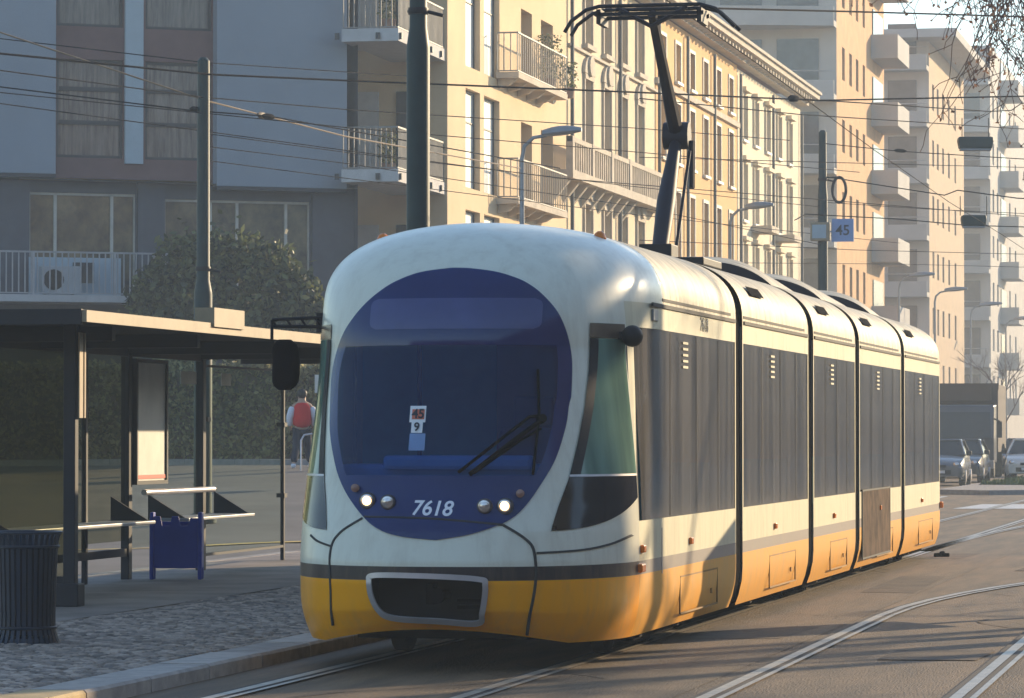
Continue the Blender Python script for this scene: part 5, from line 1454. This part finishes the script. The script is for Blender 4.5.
unseen_block('brown block closing the street behind the photographer, unseen, added to darken the windscreen', (26, -68, 0), math.pi, 90, 12, 18, 'truck_box')

# ================================================================== VEGETATION
def leaves(mb, pts, size, mi=0, flat=0.0):
    for p_ in pts:
        a = Vector((random.gauss(0, 1), random.gauss(0, 1), random.gauss(0, 1))).normalized(); b = a.orthogonal().normalized(); c_ = a.cross(b)
        th = random.uniform(0, 6.28); e1 = b * math.cos(th) + c_ * math.sin(th); e2 = a.cross(e1); s_ = size * random.uniform(.6, 1.35)
        p_ = Vector(p_)
        mb.face([p_ - e1 * s_ * .5, p_ + e2 * s_ * .28, p_ + e1 * s_ * .5, p_ - e2 * s_ * .28], mi)
# hedge along the far pavement
h0 = hedge_pt(-150); h1 = hedge_pt(338); hd_ = (h1 - h0); HL = hd_.length; hang = math.atan2(hd_.y, hd_.x)
hg = thing('hedge', 'tall clipped green hedge along the far pavement below the blue building', 'hedge', (h0.x, h0.y, 1.07), hang)
mb = MB(); pts = []
HH = 2.05
for i in range(15000):
    x = random.uniform(0, HL); z = random.uniform(0.02, HH); f_ = .10 * math.sin(x * 2.1 + z * 1.3) + .07 * math.sin(x * 5.3 - z * 4.1)
    if random.random() < .72: y = f_ + abs(random.gauss(0, .10)) - .02
    else: y = random.uniform(0, 1.0); z = HH + .06 * math.sin(x * 3) + random.gauss(0, .05)
    pts.append((x, y, z))
leaves(mb, pts, .15)
mb.build('foliage', M['leaf_hedge'], hg, fix=False)
mb = MB(); mb.box(0, .22, 0, HL, .95, HH - .12); mb.build('twig_core', M['twig'], hg)
# big evergreen shrub
sc = at(222, HOR, 86.5)
sb2 = thing('evergreen_shrub', 'large rounded evergreen shrub growing above the hedge behind the slim pole', 'shrub', (sc.x, sc.y, 1.0), YAW)
mb = MB(); pts = []; pxm = 86.5 / F
clumps = [(-82, 300, 14), (-66, 285, 24), (-40, 262, 30), (-12, 256, 32), (20, 260, 30), (50, 268, 28), (75, 290, 24), (90, 312, 18), (-60, 315, 26), (-20, 300, 36), (25, 305, 36), (65, 318, 28), (-78, 330, 22), (0, 335, 40), (82, 335, 22), (-45, 340, 30), (45, 340, 30)]
for (du, v, rr) in clumps:
    cx, cz, cr_ = du * pxm, EYE + (HOR - v) * pxm - 1.0, rr * pxm
    for i in range(int(21 * rr)):
        d = Vector((random.gauss(0, 1), random.gauss(0, 1), random.gauss(0, 1))).normalized() * cr_ * (random.random() ** .35) * random.uniform(.85, 1.12)
        pts.append((cx + d.x, d.y * .9, cz + d.z))
for i in range(260):
    k0 = random.choice(pts[:]); pts.append((k0[0] * 1.10 + random.gauss(0, .18), k0[1], k0[2] * 1.04 + random.gauss(0, .2)))
leaves(mb, pts, .20); mb.build('foliage', M['leaf_dark'], sb2, fix=False)
mb = MB()
for i in range(7):
    a = i * .9; mb.tube([(0, 0, 0), (.2 * math.cos(a), .2 * math.sin(a), 1.2), (1.1 * math.cos(a), .6 * math.sin(a), 2.6)], [.09, .06, .02], 6)
mb.build('stem', M['twig'], sb2, smooth=True)

def plant(x, y, z, r, h, label):
    t = thing('potted_plant', label, 'plant', (x, y, z))
    mb = MB(); mb.lathe([(.14, 0), (.19, .30), (.17, .30)], (0, 0, 0), 12); mb.build('pot', M['tile'], t, smooth=True)
    mb = MB(); ps = []
    for i in range(int(900 * r)):
        a = random.uniform(0, 6.28); q_ = random.random() ** .6 * r; ps.append((q_ * math.cos(a), q_ * math.sin(a), .3 + h * random.random()))
    leaves(mb, ps, .11); mb.build('foliage', M['leaf_dark'], t, fix=False)
    return t
plant(FX + .32, 104.6, 11.30, .35, 1.25, 'leafy potted plant on the upper street balcony of the cream rendered house')
plant(FX + .32, 107.4, 11.30, .28, .75, 'lower bushy potted plant on the same upper street balcony, at its far end')
plant(FX - .5, 88.6, 11.28, .30, 1.1, 'thin potted plant on the upper corner balcony beside the thick pole')
plant(FX - .9, 90.2, 7.93, .26, .7, 'small potted plant on the lower corner balcony behind the thick pole')

# bare plane tree on the right whose twigs hang into the picture, with kin out of frame that shade the road
def bare_tree(X, Y, label, spread, seed, hang_zone=False, h=7.5):
    rnd = random.Random(seed)
    t = thing('bare_tree', label, 'tree', (X, Y, 0), 0, 'bare winter trees on the right of the tracks')
    mb = MB(); mb.tube([(0, 0, 0), (.05, .03, h * .3), (-.05, .06, h * .6), (.02, 0, h * .85)], [.20, .16, .13, .08], 10); mb.build('trunk', M['twig'], t, smooth=True)
    br_, lf = MB(), []
    def grow(p, d, L_, r, lev):
        pts = [p]; q = p.copy(); dd = d.copy(); n = 5
        for i in range(n):
            dd = (dd + Vector((rnd.gauss(0, .16), rnd.gauss(0, .16), rnd.gauss(0, .12) - (.10 if lev >= 2 else -.02)))).normalized(); q = q + dd * L_ / n; pts.append(q.copy())
        br_.tube(pts, [r * (1 - .7 * i / n) for i in range(n + 1)], 5 if lev < 2 else 4, caps=False)
        if lev >= 3:
            for q_ in pts[1:]:
                if rnd.random() < .5: lf.append(q_ + Vector((rnd.gauss(0, .04), rnd.gauss(0, .04), -.04)))
            return
        for i in range(4 if lev else 5):
            k_ = pts[1 + rnd.randrange(n)]; nd = (dd + Vector((rnd.gauss(0, .7), rnd.gauss(0, .7), rnd.gauss(-.1, .5)))).normalized(); grow(k_, nd, L_ * rnd.uniform(.45, .7), r * .5, lev + 1)
    for i in range(6):
        a = i * 1.05 + rnd.uniform(-.3, .3)
        grow(Vector((0, 0, h * rnd.uniform(.5, .85))), Vector((math.cos(a), math.sin(a), .55)).normalized(), spread, .06, 1)
    br_.build('branches', M['twig'], t, smooth=True, fix=False)
    l = MB(); leaves(l, lf, .075); l.build('leaves', M['leaf_dry'], t, fix=False)
    return t
# drooping tree in view
dt = thing('bare_tree', 'bare tree with thin drooping twigs and few dry leaves hanging in from the upper right', 'tree', (2.9, 37.5, 0), 0, 'bare winter trees on the right of the tracks')
mb = MB(); mb.tube([(0, 0, 0), (.05, 0, 3), (-.1, 0, 5.4), (0, 0, 7.5)], [.22, .18, .14, .07], 10); mb.build('trunk', M['twig'], dt, smooth=True)
rnd = random.Random(5); mb = MB(); lf = []
def wl(p): return Vector(p) - Vector((2.9, 37.5, 0))
for (u, v, d, hangs) in ((905, -45, 35, 8), (945, -50, 36.5, 14), (985, -40, 35.5, 26), (1003, -20, 37, 30), (1020, -30, 35, 22), (1045, -45, 36, 16), (1075, -20, 36, 10)):
    tip = wl(at(u, v, d)); s0 = Vector((-.1, 0, 5.3 + rnd.random() * 1.2)); mid = s0.lerp(tip, .5) + Vector((0, 0, .55))
    limb = [Vector(q_) for q_ in dense([tuple(s0), tuple(mid), tuple(tip)], 6)]
    mb.tube(limb, [.05 * (1 - .75 * i / (len(limb) - 1)) for i in range(len(limb))], 6, caps=False)
    for k in range(hangs):
        p_ = limb[-1 - rnd.randrange(4)] + Vector((rnd.gauss(0, .22), rnd.gauss(0, .3), rnd.gauss(0, .1)))
        pts = [p_]; q_ = p_.copy(); dd = Vector((rnd.gauss(0, .35), rnd.gauss(0, .35), -.9)); L_ = rnd.uniform(.5, 1.75) * (1.0 if u > 960 else .55)
        for i in range(8):
            dd = (dd + Vector((rnd.gauss(0, .28), rnd.gauss(0, .28), -.12))).normalized(); q_ = q_ + dd * L_ / 8; pts.append(q_.copy())
            if rnd.random() < .55: lf.append(q_ + Vector((rnd.gauss(0, .03), rnd.gauss(0, .03), -.02)))
            if rnd.random() < .6:
                e = q_.copy(); ed = (dd + Vector((rnd.gauss(0, .9), rnd.gauss(0, .9), .1))).normalized(); tp = [e.copy()]
                for _ in range(3): ed = (ed + Vector((rnd.gauss(0, .3), rnd.gauss(0, .3), -.15))).normalized(); e = e + ed * .09; tp.append(e.copy())
                mb.tube(tp, .0035, 4, caps=False); lf.append(e)
                if rnd.random() < .4: lf.append(tp[1])
        mb.tube(pts, [.006 * (1 - .6 * i / 8) for i in range(9)], 4, caps=False)
mb.build('branches', M['twig'], dt, smooth=True, fix=False)
l = MB(); leaves(l, lf, .05); l.build('leaves', M['leaf_dry'], dt, fix=False)
bare_tree(6.2, 41.0, 'bare tree beyond the right edge, casting streaks on the road', 2.2, 11)
bare_tree(7.8, 47.5, 'second bare tree beyond the right edge, farther along the tracks', 2.4, 12)
bare_tree(4.4, 32.6, 'bare tree beyond the right edge nearest the camera', 2.0, 13)
# far bare trees behind the truck
def far_tree(u, d, h, label):
    b = at(u, HOR, d); rnd = random.Random(int(u)); t = thing('bare_tree', label, 'tree', (b.x, b.y, 0), 0)
    m1 = MB(); m1.tube([(0, 0, 0), (.1, 0, h * .35), (0, 0, h * .7)], [.16, .12, .06], 8); m1.build('trunk', M['twig'], t, smooth=True)
    m2 = MB()
    def g(p, dd, L_, r, lev):
        q = p + dd * L_; m2.tube([p, q], [r, r * .5], 4, caps=False)
        if lev < 4:
            for _ in range(3): g(p.lerp(q, rnd.uniform(.5, 1)), (dd + Vector((rnd.gauss(0, .45), rnd.gauss(0, .45), rnd.gauss(.1, .25)))).normalized(), L_ * .68, r * .55, lev + 1)
    for i in range(5): g(Vector((0, 0, h * (.3 + .08 * i))), Vector((math.cos(i * 2.4) * .6, math.sin(i * 2.4) * .6, 1)).normalized(), h * .26, .06, 0)
    m2.build('branches', M['twig'], t, fix=False)
far_tree(1000, 205, 6.0, 'small hazy bare tree showing above the truck')

# ================================================================== PERSON
def skin(name, verts, edges, radii, m, parent, sub=1, loc=(0, 0, 0)):
    me = bpy.data.meshes.new(name); me.from_pydata(verts, edges, []); o = bpy.data.objects.new(name, me); COL.objects.link(o)
    sk = o.modifiers.new('s', 'SKIN'); sk.use_smooth_shade = True
    lay = me.skin_vertices[0].data if len(me.skin_vertices) else None
    if lay is None:
        bm = bmesh.new(); bm.from_mesh(me); bm.verts.layers.skin.verify(); bm.to_mesh(me); bm.free(); lay = me.skin_vertices[0].data
    for i, r_ in enumerate(radii): lay[i].radius = r_ if isinstance(r_, tuple) else (r_, r_)
    lay[0].use_root = True
    if sub: ss = o.modifiers.new('ss', 'SUBSURF'); ss.levels = sub; ss.render_levels = sub
    dg = bpy.context.evaluated_depsgraph_get(); me2 = bpy.data.meshes.new_from_object(o.evaluated_get(dg)); bpy.data.objects.remove(o)
    me2.name = name; me2.materials.clear(); me2.materials.append(m); me2.polygons.foreach_set('use_smooth', [True] * len(me2.polygons))
    n = bpy.data.objects.new(name, me2); COL.objects.link(n); n.parent = parent; return n
mp_ = at(302, 470, 79.5)
man = thing('person', 'person in red vest with white sleeves and dark jeans walking away along the hedge', 'person', (mp_.x, mp_.y, ground_z(mp_.x, mp_.y)), YAW + .15); man.scale = (.93, .93, .93)
# facing +y (away). stride: left foot back, right foot forward
hip, kneeL, ankL = .90, Vector((-.13, -.06, .48)), Vector((-.21, -.26, .09))
kneeR, ankR = Vector((.14, .14, .50)), Vector((.20, .08, .09))
V = [(0, 0, .93), (0, .0, 1.12), (0, .0, 1.32), (0, .0, 1.43), (0, .02, 1.52), (0, .03, 1.62), (0, .03, 1.73),
     (-.10, 0, .88), tuple(kneeL), tuple(ankL), (-.21, -.10, .04), (.10, 0, .88), tuple(kneeR), tuple(ankR), (.21, .23, .04),
     (-.19, 0, 1.40), (-.27, -.02, 1.14), (-.25, .08, .92), (-.24, .12, .84), (.19, 0, 1.40), (.28, .0, 1.14), (.26, .12, .93), (.25, .16, .85)]
E = [(0, 1), (1, 2), (2, 3), (3, 4), (4, 5), (5, 6), (0, 7), (7, 8), (8, 9), (9, 10), (0, 11), (11, 12), (12, 13), (13, 14), (3, 15), (15, 16), (16, 17), (17, 18), (3, 19), (19, 20), (20, 21), (21, 22)]
Rr = [(.15, .10), (.14, .10), (.15, .10), (.10, .08), .065, .115, .10, .085, .055, .04, .035, .085, .055, .04, .035, .06, .045, .035, .03, .06, .045, .035, .03]
skin('body', V, E, Rr, M['skin'], man)
skin('jacket', [(0, 0, .86), (0, 0, 1.10), (0, 0, 1.30), (0, 0, 1.42), (0, .01, 1.47)], [(0, 1), (1, 2), (2, 3), (3, 4)], [(.225, .175), (.235, .18), (.26, .18), (.22, .15), .10], M['red_cloth'], man)
for s_, sh_, el, wr in ((-1, (-.19, 0, 1.385), (-.285, -.02, 1.14), (-.26, .08, .93)), (1, (.19, 0, 1.385), (.295, .0, 1.14), (.27, .11, .94))): skin('sleeve', [sh_, el, wr], [(0, 1), (1, 2)], [.11, .088, .07], M['white_cloth'], man)
skin('trousers', [(0, 0, 1.0), (-.10, 0, .86), tuple(kneeL), tuple(ankL + Vector((0, 0, .02))), (.10, 0, .86), tuple(kneeR), tuple(ankR + Vector((0, 0, .02)))], [(0, 1), (1, 2), (2, 3), (0, 4), (4, 5), (5, 6)], [(.20, .15), .125, .10, .085, .125, .10, .085], M['denim'], man)
for a_ in (ankL, ankR): skin('shoe', [(a_.x, a_.y - .05, .055), (a_.x, a_.y + .07, .05), (a_.x, a_.y + .17, .04)], [(0, 1), (1, 2)], [.07, .065, .05], M['white_cloth'], man)
skin('hair', [(0, -.035, 1.55), (0, -.025, 1.66), (0, .02, 1.77)], [(0, 1), (1, 2)], [.085, .135, .125], M['hair'], man)

# bicycle hoop beside the person
hp = at(312, 470, 78.3)
mb = MB(); zh = ground_z(hp.x, hp.y)
mb.tube([(-.28, 0, 0), (-.28, 0, .62), (-.2, 0, .73), (.0, 0, .75), (.2, 0, .73), (.28, 0, .62), (.28, 0, 0)], .02, 8)
ho = mb.build('bicycle_hoop', M['silver'], smooth=True); ho.location = (hp.x, hp.y, zh + .0); ho.rotation_euler = (0, 0, .9); tag(ho, 'plain metal bicycle hoop on the pavement beside the walking person', 'hoop')
# small notice on a stake in front of the hedge
np_ = at(323, HOR, 83.2)
ns = thing('notice', 'small pale notice board standing against the hedge end near the tram', 'sign', (np_.x, np_.y, 1.07), YAW)
mb = MB(); mb.box(-.18, -.03, 1.45, .18, 0, 1.85); mb.build('board', M['poster'], ns); mb = MB(); mb.box(-.03, .002, 0, .03, .05, 1.8); mb.build('stake', M['grey_metal'], ns)

# ================================================================== VEHICLES
def make_car(loc, rot, paint, label, cat='car'):
    t = thing('parked_car', label, cat, loc, rot, 'cars queueing beyond the tram')
    W_ = .86
    def sec(y, zb, zt, w): return [(-w * .94, y, zb), (-w, y, zb + .15), (-w, y, (zb + zt) / 2 + .1), (-w * .93, y, zt - .02), (-w * .5, y, zt), (0, y, zt + .015), (w * .5, y, zt), (w * .93, y, zt - .02), (w, y, (zb + zt) / 2 + .1), (w, y, zb + .15), (w * .94, y, zb)]
    mb = MB(); rows_ = [sec(-2.05, .30, .62, .70), sec(-1.95, .22, .72, .80), sec(-1.5, .2, .86, W_), sec(-.95, .2, .96, W_), (sec(0, .2, .97, W_)), sec(1.3, .2, .98, W_), sec(1.85, .22, .98, .83), sec(2.05, .3, .90, .74)]
    mb.grid(rows_); mb.face(rows_[0]); mb.face(rows_[-1])
    body = mb.build('body', M[paint], t, smooth=True)
    # cabin: glass house and roof
    def cs(y, z, w): return [(-w, y, z), (w, y, z)]
    mb = MB(); A = [(-.80, -.98, .96), (.80, -.98, .96)]; B = [(-.62, -.25, 1.42), (.62, -.25, 1.42)]; C_ = [(-.62, .95, 1.44), (.62, .95, 1.44)]; D_ = [(-.78, 1.80, .98), (.78, 1.80, .98)]
    mb.face([A[0], A[1], B[1], B[0]]); mb.face([C_[0], C_[1], D_[1], D_[0]]); mb.face([A[0], B[0], C_[0], D_[0]]); mb.face([A[1], D_[1], C_[1], B[1]])
    mb.build('windows', M['car_glass'], t, fix=False)
    mb = MB(); mb.prism([(-.66, 0), (-.6, .06), (.6, .06), (.66, 0)], 0, 1.24, 'y'); mb.v = [(x, y - .28, z + 1.405) for x, y, z in mb.v]; mb.build('roof', M[paint], t, bevel=.02)
    mb = MB()
    for s_ in (-1, 1):
        mb.tube([(s_ * .81, -1.0, .96), (s_ * .635, -.25, 1.425)], .035, 6); mb.tube([(s_ * .635, .95, 1.44), (s_ * .79, 1.82, .97)], .05, 6); mb.tube([(s_ * .72, .35, .97), (s_ * .635, .32, 1.43)], .03, 6)
    build_split(mb, 'pillar', M[paint], t, smooth=True)
    for s_ in (-1, 1):
        mb = MB(); mb.lathe([(.001, -.07), (.07, -.05), (.10, 0), (.09, .05)], (s_ * .60, -1.98, .66), 14, 0, 'y'); mb.build('headlight', M['lamp_off'], body, smooth=True)
        mb = MB(); mb.box(s_ * .84, -.85, .95, s_ * 1.02, -.72, 1.10); mb.build('mirror', M['black_metal'], t, bevel=.03)
        for y in (-1.28, 1.25):
            mb = MB(); mb.lathe([(.20, -.10), (.29, -.10), (.31, -.07), (.31, .07), (.29, .10), (.20, .10)], (s_ * .76, y, .31), 20, 0, 'x'); wl_ = mb.build('wheel', M['tyre'], t, smooth=True)
            mb = MB(); mb.lathe([(.20, 0), (.19, s_ * .02), (.05, s_ * .03)], (s_ * .86, y, .31), 16, 0, 'x'); mb.build('rim', M['silver'], wl_, smooth=True)
    mb = MB(); mb.box(-.45, -2.075, .36, .45, -2.0, .50); mb.box(-.30, -2.07, .58, .30, -1.99, .66); mb.build('grille', M['black_metal'], body)
    mb = MB(); mb.box(-.26, -2.092, .40, .26, -2.078, .49); mb.build('number_plate', M['card'], body)
    return t
def onroad(u, d): q_ = at(u, HOR, d); return (q_.x, q_.y, 0.0)
make_car(onroad(941, 121), .02, 'car_silver', 'steel-grey car half hidden behind the tail of the tram')
make_car(onroad(961, 129), .0, 'car_grey', 'dark car just right of the half-hidden one, ahead of the truck cab')
make_car(onroad(1033, 131), .0, 'car_white', 'pale car cut by the right edge beside the truck')
make_car(onroad(1023, 158), .0, 'car_grey', 'dark car standing farther back beside the right flank of the truck')
make_car(onroad(1030, 146), .0, 'car_silver', 'steel-grey car tucked behind the pale car cut by the right edge')
tk = thing('truck', 'dark blue lorry with tall brown box body standing beyond the tram', 'truck', onroad(965, 143), .02)
mb = MB(); mb.prism([(-2.1, .55), (-2.15, 1.5), (-1.9, 2.7), (-.3, 2.75), (-.3, .55)], -1.2, 1.2, 'x'); cabt = mb.build('cab', M['truck_blue'], tk, bevel=.06)
mb = MB(); mb.face([(-1.1, -2.165, 1.48), (1.1, -2.165, 1.48), (1.05, -1.96, 2.45), (-1.05, -1.96, 2.45)]); mb.build('windscreen', M['car_glass'], cabt, fix=False)
mb = MB()
for i in range(4): mb.box(-.9, -2.19, .75 + i * .15, .9, -2.14, .83 + i * .15)
mb.box(-1.2, -2.28, .35, 1.2, -2.0, .66); mb.build('bumper', M['grey_metal'], cabt, bevel=.02)
for s_ in (-1, 1):
    mb = MB(); mb.box(s_ * .80, -2.30, .42, s_ * 1.08, -2.27, .60); mb.build('headlight', M['lamp_off'], cabt)
    mb = MB(); mb.box(s_ * 1.30, -2.15, 1.5, s_ * 1.5, -2.05, 2.1); mb.tube([(s_ * 1.2, -2.0, 2.2), (s_ * 1.42, -2.1, 2.1)], .03, 6); mb.build('mirror', M['black_metal'], cabt)
mb = MB(); mb.box(-1.25, -.25, .95, 1.25, 5.2, 3.5); mb.build('cargo_box', M['truck_box'], tk, bevel=.03)
mb = MB(); mb.box(-1.27, -.28, 3.3, 1.27, -.2, 3.54); mb.box(-1.0, -.6, 2.9, 1.0, -.26, 3.4); mb.build('cooling_unit', M['truck_box'], tk)
mb = MB(); mb.box(-.5, -.3, .6, .5, 5.1, .9); mb.build('chassis', M['black_metal'], tk)
for s_ in (-1, 1):
    for y in (-1.2, 3.8):
        mb = MB(); mb.lathe([(.25, -.14), (.46, -.14), (.48, -.1), (.48, .1), (.46, .14), (.25, .14)], (s_ * 1.02, y, .48), 20, 0, 'x'); mb.build('wheel', M['tyre'], tk, smooth=True)
# small scrap lying on the asphalt
q = at(941, 557, EYE * F / (557 - HOR))
mb = MB(); mb.prism([(-.10, -.05), (.02, -.08), (.11, -.02), (.09, .06), (-.06, .07)], 0, .05, 'z'); mb.prism([(-.03, -.03), (.05, -.02), (.03, .04)], .045, .075, 'z')
o = mb.build('scrap', M['rubber'], bevel=.012); o.location = (q.x, q.y, .004); tag(o, 'small dark scrap lying on the sunlit asphalt beside the straight rail', 'litter')
# catenary pole and an added unseen panel on the right, outside the frame: they shade the tram flank
def toward_sun(X, Y, t): return (X + SUN_AZ.x * t, Y + SUN_AZ.y * t)
sx_, sy_ = toward_sun(-4.47, 26.24 + .75, 12.5)
t = thing('catenary_pole', 'dark green catenary pole outside the right edge whose shadow bars the tram flank', 'pole', (sx_, sy_, 0))
mb = MB(); mb.lathe([(.2, 0), (.2, .12), (.135, .16), (.12, 9.5)], (0, 0, 0), 16); mb.build('lower_shaft', M['green_pole'], t, smooth=True)
sx_, sy_ = toward_sun(-4.47, 26.24 + 3.75, 5.0)
t = thing('shade_panel', 'unseen panel added outside the right edge casting shade on the tram skirt', 'panel', (sx_, sy_, 0), -.9)
mb = MB(); mb.box(-.06, -.06, 0, .06, .06, .6); mb.build('stand', M['grey_metal'], t); mb = MB(); mb.box(-.5, -.05, .6, .5, .05, 2.05); mb.build('board', M['shelter_dark'], t, bevel=.03)

# ================================================================== HAZE, LIGHT, CAMERA
HAZE_DENSITY = 0.0015
hz = MB(); hz.box(-110, -95, -1.6, 110, 700, 34)
ho = hz.build('haze', bpy.data.materials.new('haze_air')); tag(ho, kind='stuff')
hm = ho.data.materials[0]; hm.use_nodes = True; nt = hm.node_tree; nt.nodes.clear()
out = nt.nodes.new('ShaderNodeOutputMaterial'); pv = nt.nodes.new('ShaderNodeVolumePrincipled')
pv.inputs['Color'].default_value = (0.43, 0.53, 0.65, 1); pv.inputs['Density'].default_value = HAZE_DENSITY; pv.inputs['Anisotropy'].default_value = 0.2
nt.links.new(pv.outputs['Volume'], out.inputs['Volume'])

wd = bpy.data.worlds.new('World'); S.world = wd; wd.use_nodes = True; nt = wd.node_tree
bg = nt.nodes['Background']; sky = nt.nodes.new('ShaderNodeTexSky'); sky.sky_type = 'NISHITA'; sky.sun_disc = False
sky.sun_elevation = SUN_EL; sky.sun_rotation = math.atan2(SUN_AZ.x, SUN_AZ.y)
sky.air_density = 1.0; sky.dust_density = 0.4; sky.ozone_density = 2.0; sky.altitude = 100
nt.links.new(sky.outputs['Color'], bg.inputs['Color']); bg.inputs['Strength'].default_value = 0.15
sl = bpy.data.lights.new('sun', 'SUN'); sl.energy = 4.4; sl.angle = R(0.5); sl.color = (1.0, 0.77, 0.48)
so = bpy.data.objects.new('sun', sl); COL.objects.link(so)
dv = Vector((SUN_AZ.x * math.cos(SUN_EL), SUN_AZ.y * math.cos(SUN_EL), math.sin(SUN_EL)))
so.rotation_euler = (-dv).to_track_quat('-Z', 'Y').to_euler()
cd = bpy.data.cameras.new('camera'); cam = bpy.data.objects.new('camera', cd); COL.objects.link(cam)
cd.sensor_width = 36; cd.lens = F / 1024 * 36; cd.clip_start = .1; cd.clip_end = 6000
cam.location = (0, 0, EYE); cam.rotation_euler = (math.pi / 2 + math.atan((HOR - CY) / F), 0, YAW)
S.camera = cam
S.view_settings.view_transform = 'Standard'; S.view_settings.look = 'None'; S.view_settings.exposure = 1.05; S.view_settings.gamma = 1.0
S.cycles.use_denoising = True
try: S.cycles.denoiser = 'OPENIMAGEDENOISE'
except Exception: pass
S.cycles.max_bounces = 8; S.cycles.volume_bounces = 1; S.cycles.transparent_max_bounces = 16; S.cycles.sample_clamp_indirect = 6
S.cycles.caustics_reflective = False; S.cycles.caustics_refractive = False
